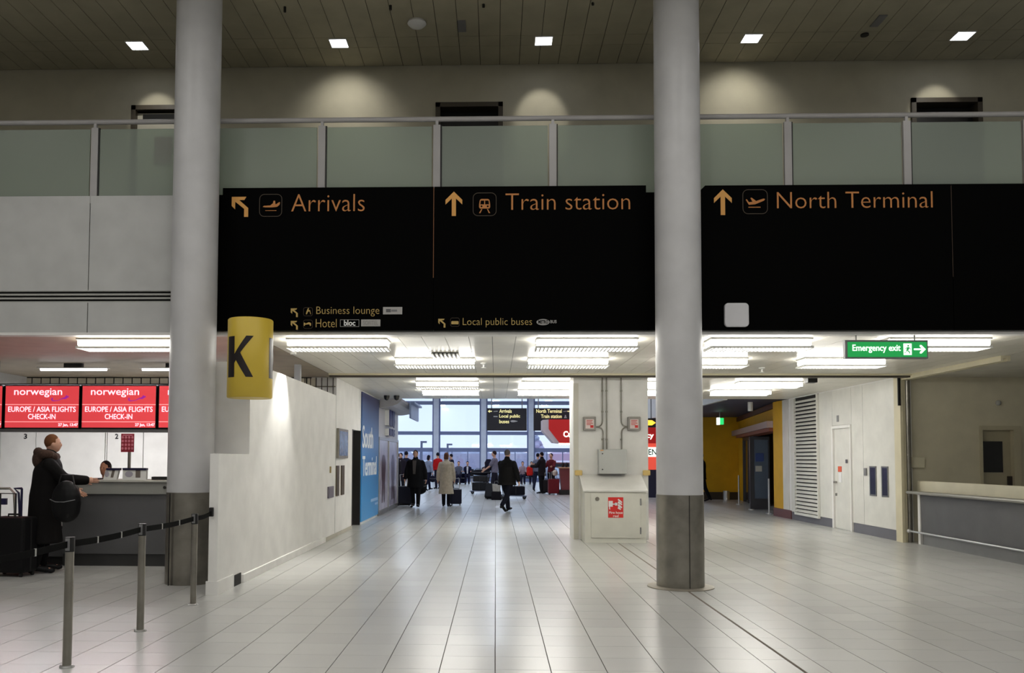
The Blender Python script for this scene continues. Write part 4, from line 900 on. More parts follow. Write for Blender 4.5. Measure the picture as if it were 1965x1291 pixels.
# exchange kiosk
KX = 33.9
kx = thing('exchange_kiosk', 'red currency exchange kiosk canopy behind the white pillar', 'kiosk', (at(1150, 900, KX).x, KX, 0))
g0, g1 = at(1053, 823, KX), at(1256, 805, KX); h0, h1 = at(1074, 850, KX), at(1256, 824, KX)
M_KR = mat('kiosk_red', (186, 22, 22), emit=.28); 
MB().prism([(g0.x, g1.z), (g1.x + .3, g1.z), (g1.x + .3, h0.z), (h0.x, h0.z), (g0.x, g0.z)], (0, KX, 0), U, V_, (0, 1, 0), 1.2).build('red_canopy', M_KR, kx)
e0 = at(1041, 812, KX).x
MB().prism([(e0, g1.z - .02), (g0.x, g1.z), (g0.x, g0.z), (e0, g0.z - .05)], (0, KX + .02, 0), U, V_, (0, 1, 0), 1.2).prism([(e0, g0.z - .05), (g0.x, g0.z), (h0.x, h0.z), (h0.x - .25, h0.z + .02)], (0, KX + .02, 0), U, V_, (0, 1, 0), 1.2).build('white_end', mat('kiosk_white', (216, 200, 204), .4), kx)
text('Currency', at(1081, 842, KX - .001), at(1132, 827, KX - .001), M_GW, kx, bold=.03, t=.01)
text('Currency', (at(1196, 843, KX).x, KX - .001, at(1252, 843, KX).z), (at(1254.5, 843, KX).x, KX - .001, at(1252, 830, KX).z), M_GW, kx, bold=.02, t=.012).location.z += 0
q0, q1 = at(1200, 876, KX), at(1275, 858, KX)
kb = MB().box(at(1185, 900, KX).x, at(1285, 900, KX).x, KX + .0, KX + 1.2, at(1250, 901, KX).z, h0.z).build('red_back_panel', mat('kiosk_lit_red', (226, 80, 62), emit=.7), kx)
MB().box(q0.x, q1.x, KX - .02, KX, q0.z, q1.z).build('white_band', M_GW, kb)
text('OPEN', (at(1226, 873, KX).x, KX - .021, at(1250, 873, KX).z), (at(1260, 873, KX).x, KX - .021, at(1250, 861, KX).z), M_INK, kb, bold=.02)
MB().box(at(1185, 900, KX).x, at(1285, 900, KX).x, KX + .01, KX + 1.2, 0, at(1250, 901, KX).z).build('navy_base', mat('navy_base', (20, 20, 52), .5), kx)
for k in range(6):
    p = at(1075 + 5 * k, 851, KX + .2); MB().ball((p.x, KX + .3, h0.z - .02), .05, 8, 6).build('downlight', mat('warm_lamp', (255, 240, 220), emit=10.0), kx)
p = at(1250, 811, 30.0); t = thing('lit_arrow_sign', 'small glowing yellow arrow sign seen between pillar and right column', 'sign', p)
MB().box(p.x - .25, p.x + .25, 30, 30.1, p.z - .16, p.z + .16).build('case', M_BLK, t)
MB().prism([(-.13, .09), (.02, .09), (.15, 0), (.02, -.09), (-.13, -.09)], (p.x, 29.995, p.z), U, V_, (0, -1, 0), .01).build('yellow_face', mat('lit_yellow', (250, 196, 60), emit=1.3), t)
MB().tube([(p.x, 30.05, p.z + .16), (p.x, 30.05, 6.5)], .02, 8).build('suspension_rod', M_GREYM, t)
# kiosk table
TD = 36.5; p0, p1 = at(1071, 896, TD), at(1112, 940, TD)
t = thing('display_table', 'red sided display table with pale top below the red canopy', 'table', ((p0.x + p1.x) / 2, TD, 0)); zt_ = p0.z
MB().box(p0.x, p1.x, TD - .4, TD + .4, zt_ - .05, zt_).build('table_top', mat('pale_wood_top', (190, 150, 110), .4), t)
MB().prism([(p0.x + .12, .2), (p1.x - .1, .2), (p1.x - .05, zt_ - .05), (p0.x + .05, zt_ - .05)], (0, TD - .3, 0), U, V_, (0, 1, 0), .6).build('red_side', mat('table_red', (120, 50, 56), .5), t)
MB().box(p0.x + .02, p1.x, TD - .42, TD + .42, 0, .2).build('dark_base', M_BLK, t)
for k in range(4):
    x = p0.x + .2 + k * .16; tag(MB().lathe(x, TD, [(.05, zt_), (.07, zt_ + .08), (.06, zt_ + .16), (.03, zt_ + .2)], 12).build('dark_jar', M_BLK, None, loc=(x, TD, zt_)), 'small dark jar on the kiosk display table, ' + ('first from the table end', 'second from the table end', 'third from the table end', 'nearest the white pillar')[k], 'jar', 'dark jars on the kiosk table')
# green exit light and camera posts in the ochre area
p = at(1382, 808, 29); t = thing('small_exit_light', 'small glowing green exit light in front of the ochre wall', 'sign', p)
MB().box(p.x - .02, p.x + .12, 29, 29.1, p.z - .11, p.z + .11).build('green_face', mat('lit_green_bright', (40, 190, 100), emit=1.4), t); MB().box(p.x - .1, p.x - .02, 28.95, 29.1, p.z - .12, p.z + .12).build('white_side', M_GW, t)
MB().tube([(p.x, 29.05, p.z + .12), (p.x, 29.05, LC + .03)], .02, 8).build('suspension_rod', M_GREYM, t)
for px, py in ((1418, 965), (1442, 975), (1476, 983)):
    q = onfloor(px, py + 3); d_ = q.y
    lab = {1418: 'thin steel post in front of the dark doors, farthest', 1442: 'thin steel post at the edge of the open glass door leaf', 1476: 'thin steel post against the yellow end strip'}[px]
    t = thing('steel_bollard', lab, 'post', (q.x, d_, 0))
    MB().cyl(q.x, d_, 0, .98, .025, 12).build('tube', M_ALU, t, smooth=True); MB().cyl(q.x, d_, 0, .03, .09, 16).build('foot', M_ALU, t)
p = at(1391, 948, 32.4); tag(MB().cyl(p.x, 32.2, 0, .34, .12, 16).build('waste_bin', M_ALU, None, smooth=True, loc=(p.x, 32.2, 0)), 'small shiny bin at the foot of the ochre wall', 'bin')

# barred grille over the end of the tall corridor wall
t = thing('barred_grille', 'dark vertical bars in the gap above the tall white corridor wall', 'grille', (-3.4, 16.38, 2.72))
for k in range(8): MB().box(-3.13 - k * .11 - .012, -3.13 - k * .11, 16.36, 16.385, 2.70, LC - .01).build('bar', mat('dark_brown_bar', (52, 42, 34), .6), t)
MB().box(-3.98, -3.09, 16.37, 16.385, 2.88, 2.90).build('cross_bar', mat('grille_tie', (120, 112, 96), .6), t)

# ================================================================== CHECK-IN AREA
BW = 16.4
wb_ = struct('wall_checkin', MB().box(-14, -3.56, BW, BW + .2, 0, LC + .02), M_DARK)
M_CKP = mat('checkin_wall_panel', (226, 226, 220), .4)
cx = lambda p, d=BW: at(p, 860, d).x
for a, b in ((-480, -350), (-350, -210), (-210, -68), (-68, 2), (2, 70), (70, 203), (203, 206.5), (206.5, 276), (276, 345), (345, 410), (410, 480)):
    MB().box(cx(a) + .008, cx(b) - .008, BW - .03, BW, 0, 2.62).build('panel', M_CKP, wb_)
xx = -13.9
mb = MB()
while xx < -3.6: mb.box(xx, xx + .15, BW - .02, BW, 2.64, LC - .02); xx += .18
mb.build('slatted_frieze', mat('cream_slats', (206, 200, 180), .5), wb_, kind='stuff')
MB().box(-14, -9.15, 13.7, BW - .03, 2.68, LC).build('boxed_beam', mat('pale_grey_panel', (192, 193, 192), .45), wb_)
for px, tx in ((49, '3'), (224, '2')):
    p, q = at(px - 3.2, 842, BW - .032), at(px + 3.2, 832, BW - .032); text(tx, p, q, M_BLK, wb_, bold=.03, name='panel_number')
# screens
SCD = 13.5
hd = thing('screen_header', 'grey shelf rail running under the red check-in screens', 'rail', (-7, SCD, 1.9))
p = at(160, 823, SCD); MB().box(-12, -3.7, SCD + .01, SCD + .16, p.z - .05, p.z).build('rail', M_GREYM, hd)
for x in (-11.0, -8.1, -4.2): MB().box(x - .03, x + .03, SCD + .08, SCD + .14, p.z + .7, LC).build('drop_rod', M_GREYM, hd)
MB().box(-12, -3.7, SCD + .11, SCD + .15, p.z - .0, p.z + .74).build('back_rail', M_BLK, hd)
M_SCR = mat('screen_red', (218, 66, 72), emit=.82); M_SCR2 = mat('screen_dull_red', (206, 52, 56), emit=.95); M_SCW = mat('screen_white', (255, 238, 250), emit=1.05); M_SCP = mat('screen_purple', (150, 40, 150), emit=.8); M_SCL = mat('screen_pink_line', (255, 150, 150), emit=1.0)
names = ('farthest left and cut by the frame edge', 'directly above the woman in the fur-hooded coat', 'above the red notice on the pole', 'half hidden behind the left column')
for k, x0 in enumerate((-140, 7.5, 155, 302.5)):
    S = lambda px, py, dd=.0: at(px, py, SCD - dd)
    x1 = x0 + 145.5; a, b = S(x0, 822), S(x1, 738)
    t = thing('check_in_screen', 'red flight check-in screen with white lettering, ' + names[k], 'screen', ((a.x + b.x) / 2, SCD, a.z), 'check-in screens in a row')
    MB().box(a.x, b.x, SCD, SCD + .08, a.z, b.z).build('bezel', M_BLK, t, bevel=.006)
    MB().box(S(x0 + 3, 780).x, S(x1 - 2, 780).x, SCD - .004, SCD, S(x0, 820).z, S(x0, 740.5).z).build('display', M_SCR, t)
    for y in (776, 809): MB().box(S(x0 + 3, 780).x, S(x1 - 2, 780).x, SCD - .006, SCD - .004, S(x0, y + .8).z, S(x0, y - .8).z).build('pink_line', M_SCL, t)
    text('norwegian', S(x0 + 19.5, 762, .005), S(x0 + 112, 745, .005), M_SCW, t, bold=.004, t=.002)
    text('EUROPE / ASIA FLIGHTS', S(x0 + 8, 790, .005), S(x0 + 138, 780, .005), M_SCW, t, bold=.01, t=.002)
    text('CHECK-IN', S(x0 + 46, 804, .005), S(x0 + 99, 794, .005), M_SCW, t, bold=.01, t=.002)
    text('27 Jan, 13:47', S(x0 + 104, 819, .005), S(x0 + 142, 812, .005), M_SCW, t, bold=.02, t=.002)
    mb = MB(); k_ = SCD / 1642; o_ = S(x0 + 108, 764, .006)
    for P in ([(-17, 1), (-18, -4), (-14, -6), (-4, -5), (-4, -4), (-13, -4), (-15, -3), (-14, 1)], [(-4, -5), (6, -1), (12, 1), (12, 2), (5, 1), (-4, -4)], [(6, 1), (16, 5), (18, 3), (12, -1), (8, -2)], [(9, 2), (12, 6), (14, 6), (13, 2)]):
        mb.prism([(x * k_, y * k_) for x, y in P], o_, U, V_, (0, -1, 0), .002)
    mb.build('plane_swoosh', M_SCP, t)
# desk
DKD = 11.8
xa_, xb_ = at(118, 1000, DKD).x, at(415, 1000, DKD).x
dk = thing('check_in_desk', 'long dark grey check-in desk with lighter top band behind the left column', 'desk', ((xa_ + xb_) / 2, DKD, 0))
zt_, zm_, zl_ = at(220, 921, DKD).z, at(220, 948, DKD).z, at(220, 1063, DKD).z
MB().box(xa_, xb_, DKD + .03, DKD + .7, zl_, zm_).build('front_panel', M_GREYD, dk)
MB().box(xa_, xb_, DKD, DKD + .7, zm_, zt_ - .03).build('top_band', mat('desk_grey', (134, 134, 130), .45), dk, bevel=.004)
MB().box(xa_, xb_, DKD - .02, DKD + .72, zt_ - .03, zt_).build('desk_top', mat('desk_top_grey', (166, 166, 160), .4), dk, bevel=.006)
MB().box(xa_, xb_, DKD + .06, DKD + .7, 0, zl_).build('plinth', mat('desk_plinth', (50, 50, 50), .5), dk)
p = at(316, 935, DKD - .005); MB().tube([(p.x, DKD, p.z), (p.x, DKD - .012, p.z)], .022, 12).build('cable_port', M_BLK, dk)
bg_ = thing('baggage_conveyor', 'low grey baggage conveyor beside the check-in desk, behind the suitcases', 'conveyor', (-8, DKD + .1, 0))
MB().box(-12, xa_ - .02, DKD + .1, DKD + 1.2, .12, .50).build('side_panel', M_GREYD, bg_); MB().box(-12, xa_ - .02, DKD + .15, DKD + 1.15, .50, .54).build('belt', M_BLK, bg_); MB().box(-12, xa_ - .02, DKD + .14, DKD + 1.15, 0, .12).build('plinth', M_BLK, bg_)
DT = DKD + .25
def dpt(px, py): return at(px, py, DT)
for x0, x1, sk, lab in ((198, 224, 4, 'white tilted leaflet stand with navy top edge beside the clerk'), (235, 281, 0, 'wider white leaflet stand with navy top edge under the red notice')):
    a, b = dpt(x0, 921), dpt(x1, 902); w_ = b.x - a.x; s_ = sk * DT / 1642
    t = thing('leaflet_stand', lab, 'leaflet stand', ((a.x + b.x) / 2, DT, zt_))
    MB().prism([(a.x, zt_), (b.x, zt_), (b.x + s_, b.z), (a.x + s_, b.z)], (0, DT, 0), U, V_, (0, 1, 0), .05).build('panel', mat('stand_white', (206, 206, 204), .4), t)
    MB().box(a.x + s_ * 1.5, b.x + s_ * 1.5, DT - .01, DT + .06, b.z, b.z + .03).build('navy_edge', mat('navy_edge', (18, 16, 48), .4), t)
    m0 = a.x + w_ * .55; MB().prism([(m0, zt_ + .03), (m0 + w_ * .2, zt_ + .03), (m0 + w_ * .2 + s_ * .8, b.z), (m0 + s_ * .8, b.z)], (0, DT - .004, 0), U, V_, (0, 1, 0), .004).build('grey_stripe', mat('stripe_brown_grey', (96, 88, 82), .5), t)
    MB().ball((a.x + w_ * .27, DT - .001, zt_ + .08), (w_ * .17, .003, .045), 12, 6).build('picture', mat('picture_mauve', (150, 146, 156), .5), t)
a, b = dpt(292, 920), dpt(330, 914); tag(MB().box(a.x, b.x, DT - .03, DT + .1, zt_, zt_ + .045).build('card_tray', M_BLK, None, bevel=.004, loc=(a.x, DT, zt_)), 'flat black tray on the check-in desk next to the left column', 'tray')
a, b = dpt(145, 921), dpt(188, 918); tag(MB().box(a.x, b.x, DT - .05, DT + .2, zt_, zt_ + .02).build('keyboard', M_BLK, None, bevel=.003, loc=(a.x, DT, zt_)), 'flat black keyboard on the check-in desk beside the woman', 'keyboard')
ns = thing('notice_stand', 'red notice sheet of small symbols on a steel pole on the check-in desk', 'notice', (dpt(246, 900).x, DT + .12, zt_)); ND = DT + .12
a, b = at(232.5, 867, ND), at(258, 832, ND); MB().box(a.x, b.x, ND - .012, ND, a.z, b.z).build('sheet', mat('dark_red_sheet', (134, 28, 44), .5), ns)
mb = MB()
for i in range(4):
    for j in range(4): mb.ball((a.x + (i + .5) * (b.x - a.x) / 4, ND - .014, a.z + .03 + j * (b.z - a.z - .05) / 4 + .02), (.017, .003, .020), 8, 5)
mb.build('symbols', mat('pinkish_symbols', (190, 110, 124), .5), ns, kind='stuff')
MB().box(a.x + .02, b.x - .02, ND - .014, ND - .012, b.z - .03, b.z - .015).build('heading_bar', mat('pinkish_symbols', (190, 110, 124), .5), ns)
MB().cyl(at(247, 880, ND).x, ND + .02, zt_, a.z + .1, .022, 12).build('pole', M_STEEL, ns, smooth=True)

# ================================================================== QUEUE BARRIER
bps = []
for k, (x, y, lab) in enumerate(((-3.095, 6.17, 'nearest steel queue post, at the bottom edge left of the floor'), (-3.10, 7.46, 'middle steel queue post of the black belt barrier'), (-3.11, 8.80, 'farthest steel queue post, in front of the left column sleeve'), (-3.1, 4.75, 'steel queue post outside the frame holding the belt end'))):
    t = thing('queue_post', lab, 'queue post', (x, y, 0), 'steel queue posts'); bps.append((x, y))
    MB().cyl(x, y, .012, .83, .031, 24).build('tube', M_STEEL, t, smooth=True)
    MB().cyl(x, y, .83, .935, .034, 24).build('belt_head', M_BLK, t, smooth=True)
    MB().box(x - .014, x + .014, y - .040, y - .030, .84, .93).build('clip_cover', M_GREYM, t)
    MB().lathe(x, y, [(.052, .0), (.052, .006), (.042, .012), (.034, .016)], 24).build('base_flange', M_ALU, t, smooth=True)
    for s in (-1, 1): MB().ball((x + s * .043, y - .012, .012), .008, 8, 6).build('bolt', M_ALU, t)
wcx, wcy, wcz = -3.14, 9.44, .915
pts = [(-3.1, 4.75, .885)] + [(x, y, .885) for x, y in bps[:3]] + [(wcx, wcy - .05, .90)]
seg = ['running off toward the camera', 'between the nearest and the middle post', 'between the middle and the farthest post', 'from the farthest post to the wall end']
for k, (p, q) in enumerate(zip(pts, pts[1:])):
    p, q = Vector(p), Vector(q); d = (q - p).normalized(); p = p + d * .037; q = q - d * (.037 if k < 3 else .0)
    t = thing('barrier_belt', 'black queue barrier belt, ' + seg[k], 'barrier belt', p, 'black barrier belts'); mb = MB(); n = 8; side = Vector((d.y, -d.x, 0)).normalized() * .002
    rows_ = []
    for i in range(n + 1):
        f = i / n; c = p.lerp(q, f) - Vector((0, 0, .012 * math.sin(math.pi * f)))
        rows_.append([c + side + Vector((0, 0, .024)), c + side - Vector((0, 0, .024)), c - side - Vector((0, 0, .024)), c - side + Vector((0, 0, .024))])
    vs = [v for r in rows_ for v in r]; fs = [(0, 1, 2, 3), (4 * n + 3, 4 * n + 2, 4 * n + 1, 4 * n)]
    for i in range(n):
        for j in range(4): fs.append((4 * i + j, 4 * i + (j + 1) % 4, 4 * i + 4 + (j + 1) % 4, 4 * i + 4 + j))
    mb.add(vs, fs).build('webbing', mat('black_webbing', (7, 7, 7), .9, spec=.1), t)
    if k < 3:
        for f in (.33, .68):
            c = p.lerp(q, f) - Vector((0, 0, .010)); MB().box(c.x - .005, c.x + .005, c.y - .008, c.y + .008, c.z - .026, c.z + .026).build('belt_mark', M_GREYP, t)
t = thing('belt_cassette', 'black wall clip holding the barrier belt on the low white wall end', 'clip', (wcx, 9.43, wcz))
MB().box(wcx - .022, wcx + .022, 9.39, 9.43, wcz - .05, wcz + .05).build('wall_clip', M_BLK, t, bevel=.006)
p = at(573, 700, 14.2); tag(MB().box(p.x - .05, p.x + .05, 14.1, 14.2, 2.55, LC).build('drop_post', mat('post_blue_grey', (160, 162, 166), .45), None, loc=(p.x, 14.1, 2.55)), 'short grey square post hanging behind the tall white wall', 'post')

# ================================================================== PEOPLE
SK = {'light': mat('skin_light', (205, 158, 134), .55), 'tan': mat('skin_tan', (170, 118, 92), .55)}
def remesh(mb, name, m, voxel, parent, extra=None, smooth_it=3):
    me = mb.mesh(name); o = bpy.data.objects.new(name, me); C.objects.link(o)
    r = o.modifiers.new('r', 'REMESH'); r.mode = 'VOXEL'; r.voxel_size = voxel
    s = o.modifiers.new('s', 'SMOOTH'); s.iterations = smooth_it; s.factor = .5
    dg = bpy.context.evaluated_depsgraph_get(); me2 = bpy.data.meshes.new_from_object(o.evaluated_get(dg)); bpy.data.objects.remove(o); bpy.data.meshes.remove(me)
    if extra is not None:
        bm = bmesh.new(); bm.from_mesh(me2); em = extra.mesh('x'); bm.from_mesh(em); bm.to_mesh(me2); bm.free(); bpy.data.meshes.remove(em)
    me2.name = name; me2.materials.clear(); me2.materials.append(m)
    for p in me2.polygons: p.use_smooth = True
    o = bpy.data.objects.new(name, me2); C.objects.link(o); o.parent = parent; return o
def cone(mb, a, b, r0, r1, n=4, seg=12):
    a, b = Vector(a), Vector(b); mb.tube([a.lerp(b, i / n) for i in range(n + 1)], [r0 + (r1 - r0) * i / n for i in range(n + 1)], seg); mb.ball(a, r0, 10, 7); mb.ball(b, r1, 10, 7)
def loft(mb, rings, seg=18):
    n0 = len(mb.v)
    for c, rx, ry in rings:
        c = Vector(c)
        for k in range(seg): t = 2 * math.pi * k / seg; mb.v.append(c + Vector((rx * math.cos(t), ry * math.sin(t), 0)))
    for i in range(len(rings) - 1):
        for k in range(seg): q = n0 + i * seg; mb.f.append((q + k, q + (k + 1) % seg, q + seg + (k + 1) % seg, q + seg + k))
    mb.f.append(tuple(n0 + k for k in reversed(range(seg)))); q = n0 + (len(rings) - 1) * seg; mb.f.append(tuple(q + k for k in range(seg)))
CM = {}
def cm(c, rough=.85):
    if c not in CM: CM[c] = mat('cloth_%d_%d_%d' % c, c, rough, var=.12, nscale=14, spec=.2)
    return CM[c]
def person(label, loc, face, h=1.75, top=(20, 20, 22), legs=(18, 18, 22), hair=(40, 28, 20), skin='light', coat=None, lean=0, hips=(0, 0), knees=(5, 5), arms=((5, 6, 15), (-5, 6, 15)),
           width=1.0, voxel=.02, seat=None, hairlen=0, fur=False, shoes=(14, 14, 16), sleeve=True, headyaw=0, cat='person', shirt=None, inner=0.0, fat=0.0, skirt=False):
    """standing or seated figure facing local +Y; arms are (forward swing, outward, elbow bend) for left and right"""
    s = h / 1.75; t = thing('person', label, cat, (0, 0, 0)); lz = R(lean)
    up = Vector((0, math.sin(lz), math.cos(lz))); J = {}
    pel = Vector((0, 0, 0)); w = width
    for i, sx in enumerate((-1, 1)):
        a, k = R(hips[i]), R(knees[i]); hp = pel + Vector((sx * .09 * w, 0, -.02)); kn = hp + Vector((sx * .012, math.sin(a), -math.cos(a))) * .43; an = kn + Vector((0, math.sin(a - k), -math.cos(a - k))) * .41
        pitch = max(-.9, min(.15, (a - k) * .8)) if not seat else 0
        toe = an + Vector((sx * .02, math.cos(pitch) * .19, math.sin(pitch) * .19 - .035)); heel = an + Vector((0, -.05, -.045)); J[sx] = (hp, kn, an, toe, heel)
    low = min(min(j[3].z - .03, j[4].z - .035) for j in J.values()); pel_z = -low
    for sx in J: J[sx] = tuple(q + Vector((0, 0, pel_z)) for q in J[sx])
    pel = Vector((0, 0, pel_z)); sh = {sx: pel + up * .465 + Vector((sx * (.168 * w + fat * .35), 0, 0)) for sx in (-1, 1)}; nk = pel + up * .56; hd = nk + Vector((0, .025 + math.sin(lz) * .06, .145))
    A = {}
    for i, sx in enumerate((-1, 1)):
        f, o_, e = (R(v) for v in arms[i][:3]); inn = arms[i][3] if len(arms[i]) > 3 else 0
        f += lz * .3
        el = sh[sx] + Vector((sx * math.sin(o_), math.sin(f) * math.cos(o_), -math.cos(f) * math.cos(o_))) * .285
        wr = el + Vector((sx * (math.sin(o_) * .5 - inn), math.sin(f + e), -math.cos(f + e))).normalized() * .25; dr = (wr - el).normalized(); A[sx] = (el, wr, dr)
    # ---- body: one continuous surface
    b = MB()
    loft(b, [(pel + Vector((0, 0, -.06)), .13 * w + fat * .4, .10 + fat * .5), (pel, .155 * w + fat * .6, .115 + fat * .8), (pel + up * .14, .135 * w + fat, .10 + fat), (pel + up * .30, .155 * w + fat * .7, .11 + fat * .8), (pel + up * .44, .165 * w + fat * .4, .105 + fat * .4), (pel + up * .52, .10 * w, .07)])
    cone(b, nk - up * .06, hd - Vector((0, .01, .05)), .058, .052); b.ball(hd, (.074, .092, .112), 16, 12); b.ball(hd + Vector((0, .028, -.06)), (.052, .058, .052), 12, 8)
    b.ball(hd + Vector((0, .095, -.018)), (.014, .018, .022), 8, 6); b.ball(hd + Vector((0, .088, -.055)), (.022, .008, .008), 8, 5)
    for sx in (-1, 1): b.ball(hd + Vector((sx * .076, -.002, -.012)), (.010, .020, .030), 8, 6)
    fing = MB()
    for sx in (-1, 1):
        hp, kn, an, toe, heel = J[sx]; cone(b, hp, kn, .085 + fat * .3, .055); cone(b, kn, an, .056, .038); cone(b, an, toe - Vector((0, 0, -.005)), .038, .03); b.ball(heel + Vector((0, 0, .01)), .035)
        el, wr, dr = A[sx]; cone(b, sh[sx], el, .052, .040); cone(b, el, wr, .040, .028)
        pc = wr + dr * .055; b.ball(pc, (.034, .034, .046), 10, 8); cone(b, wr, pc, .028, .03)
        side = dr.cross(Vector((sx, 0, 0))).normalized(); crl = Vector((-sx, 0, 0)) * .6 - side * .0
        for q in range(4):
            p0 = pc + side * (.024 - .016 * q) + dr * .02; l = (.034, .040, .037, .028)[q]; p1 = p0 + (dr + crl * .25).normalized() * l; p2 = p1 + (dr + crl * .9).normalized() * l * .8; p3 = p2 + (dr * .5 + crl).normalized() * l * .6
            fing.tube([p0, p1, p2, p3], [.0085, .008, .0075, .006], 7)
        p0 = wr + dr * .025 + side * .022; fing.tube([p0, p0 + (side + dr * .6).normalized() * .032, p0 + (side + dr * 1.4).normalized() * .058], [.011, .010, .007], 7)
    remesh(b, 'body', SK[skin], voxel, t, fing, 2)
    if voxel <= .016:
        e = MB(); [e.ball(hd + Vector((sx * .030, .083, .010)), (.010, .006, .006), 8, 6) for sx in (-1, 1)]; e.build('eyes', M_INK, t, kind='stuff')
    # ---- trousers
    q = MB()
    if skirt:
        loft(q, [(J[1][0].lerp(J[-1][0], .5) + Vector((0, .0, -.42)), .21, .15), (pel, .17 * w + fat, .13 + fat), (pel + up * .10, .145 * w + fat, .115 + fat)])
    else:
        loft(q, [(pel + Vector((0, 0, -.10)), .15 * w + fat * .6, .115 + fat * .6), (pel, .172 * w + fat * .7, .13 + fat * .8), (pel + up * .10, .15 * w + fat, .115 + fat)])
        for sx in (-1, 1): hp, kn, an, toe, heel = J[sx]; cone(q, hp, kn, .100 + fat * .4, .074); cone(q, kn, an + Vector((0, 0, .01)), .074, .060)
    remesh(q, 'skirt' if skirt else 'trousers', cm(legs), voxel, t)
    for sx in (-1, 1):
        hp, kn, an, toe, heel = J[sx]; q = MB(); cone(q, an + Vector((0, 0, -.01)), an.lerp(toe, .7), .045, .040); q.ball(toe + Vector((0, 0, .004)), (.044, .05, .034), 12, 8); q.ball(heel + Vector((0, 0, .006)), (.038, .042, .04), 12, 8)
        remesh(q, 'shoe', cm(shoes, .5), min(voxel, .014), t)
    # ---- top / coat
    q = MB(); g = .018 if not coat else .032; col = cm(coat or top)
    hem = None
    if coat:
        hz = inner or .45; fl_ = .05 if hz < .6 else .025; hyp = max(abs(math.sin(R(hips[0]))), abs(math.sin(R(hips[1])))) * .22 * (pel.z - hz) / .5 if not seat else 0
        rings = [(Vector((0, .0, hz)), .185 * w + fl_ + fat, .15 + fl_ * .8 + fat + hyp * .5), (Vector((0, 0, (hz + pel.z) / 2)), .18 * w + fl_ * .4 + fat, .145 + fl_ * .3 + fat + hyp * .3)]
    else: rings = [(pel + Vector((0, 0, -.03)), .17 * w + g + fat, .13 + g + fat)]
    rings += [(pel + up * .04, .165 * w + g + fat, .125 + g + fat), (pel + up * .18, .15 * w + g + fat, .115 + g + fat), (pel + up * .34, .168 * w + g + fat * .8, .122 + g + fat * .8), (pel + up * .44, .165 * w + g + fat * .4, .112 + g + fat * .4), (pel + up * .50, .13 * w + g, .09 + g), (pel + up * .54, .08 * w + g, .06 + g)]
    loft(q, rings, 22)
    for sx in (-1, 1):
        el, wr, dr = A[sx]; q.ball(sh[sx] - Vector((sx * .012, 0, .03)), .052 + g, 12, 8)
        if sleeve: cone(q, sh[sx] - Vector((0, 0, .03)), el, .054 + g, .048 + g * .8); cone(q, el, wr - dr * .01, .050 + g * .9, .036 + g * .8)
        else: cone(q, sh[sx], sh[sx].lerp(el, .75), .060 + g, .056 + g)
    if coat: cone(q, nk - up * .06, nk + up * .01, .09, .082)
    remesh(q, 'coat' if coat else 'jacket' if sleeve else 'shirt', col, voxel, t)
    if shirt:
        c0 = pel + up * .50 + Vector((0, .105 + g + fat * .5, 0)); MB().prism([(-.055, 0), (.055, 0), (.04, -.42), (-.03, -.42)], c0 + Vector((0, .0, .01)), U, V_, (0, 1, 0), .028 + fat * .6).build('shirt_front', cm(shirt), t)
    if fur:
        f = MB(); r_ = random.Random(5)
        for i in range(22):
            a_ = math.pi * 2 * i / 22; c_0 = nk + Vector((math.cos(a_) * .155, math.sin(a_) * .10 - .045, .0 - .035 * math.sin(a_))); f.ball(c_0 + Vector((r_.uniform(-.01, .01), r_.uniform(-.01, .01), r_.uniform(-.01, .01))), .062, 8, 6)
        f.ball(nk + Vector((0, -.13, -.06)), (.16, .08, .12)); remesh(f, 'fur_hood', mat('dark_brown_fur', (62, 42, 32), .95, var=.5, nscale=60, bump=.6, bscale=140), voxel, t, None, 1)
    # ---- hair
    q = MB(); q.ball(hd + Vector((0, -.016, .024)), (.083, .092, .102), 16, 10)
    if hairlen: q.ball(hd + Vector((0, -.05, -.05)), (.085, .06, .10)); 
    if hairlen > 1: q.ball(hd + Vector((0, -.06, -.14)), (.075, .045, .12))
    o = remesh(q, 'hair', cm(hair), min(voxel, .014), t)
    for v in o.data.vertices:                   # hairline: pull the front back off the face
        l = v.co - hd
        if l.y > .03 and l.z < .055: v.co.y = hd.y + .03 - (l.y - .03) * .2
        if l.z < -.035 and not hairlen and l.y > -.06: v.co.z = hd.z - .035
    t.scale = (s, s, s); t.location = loc; t.rotation_euler = (0, 0, R(face))
    A2 = {k: [t_v * s for t_v in v[:2]] for k, v in A.items()}
    return t, J, A, pel, hd
def hand_world(t, A, sx):
    s = t.scale.x; v = (A[sx][1] + A[sx][2] * .07) * s; a = t.rotation_euler.z
    return Vector((v.x * math.cos(a) - v.y * math.sin(a), v.x * math.sin(a) + v.y * math.cos(a), v.z)) + t.location

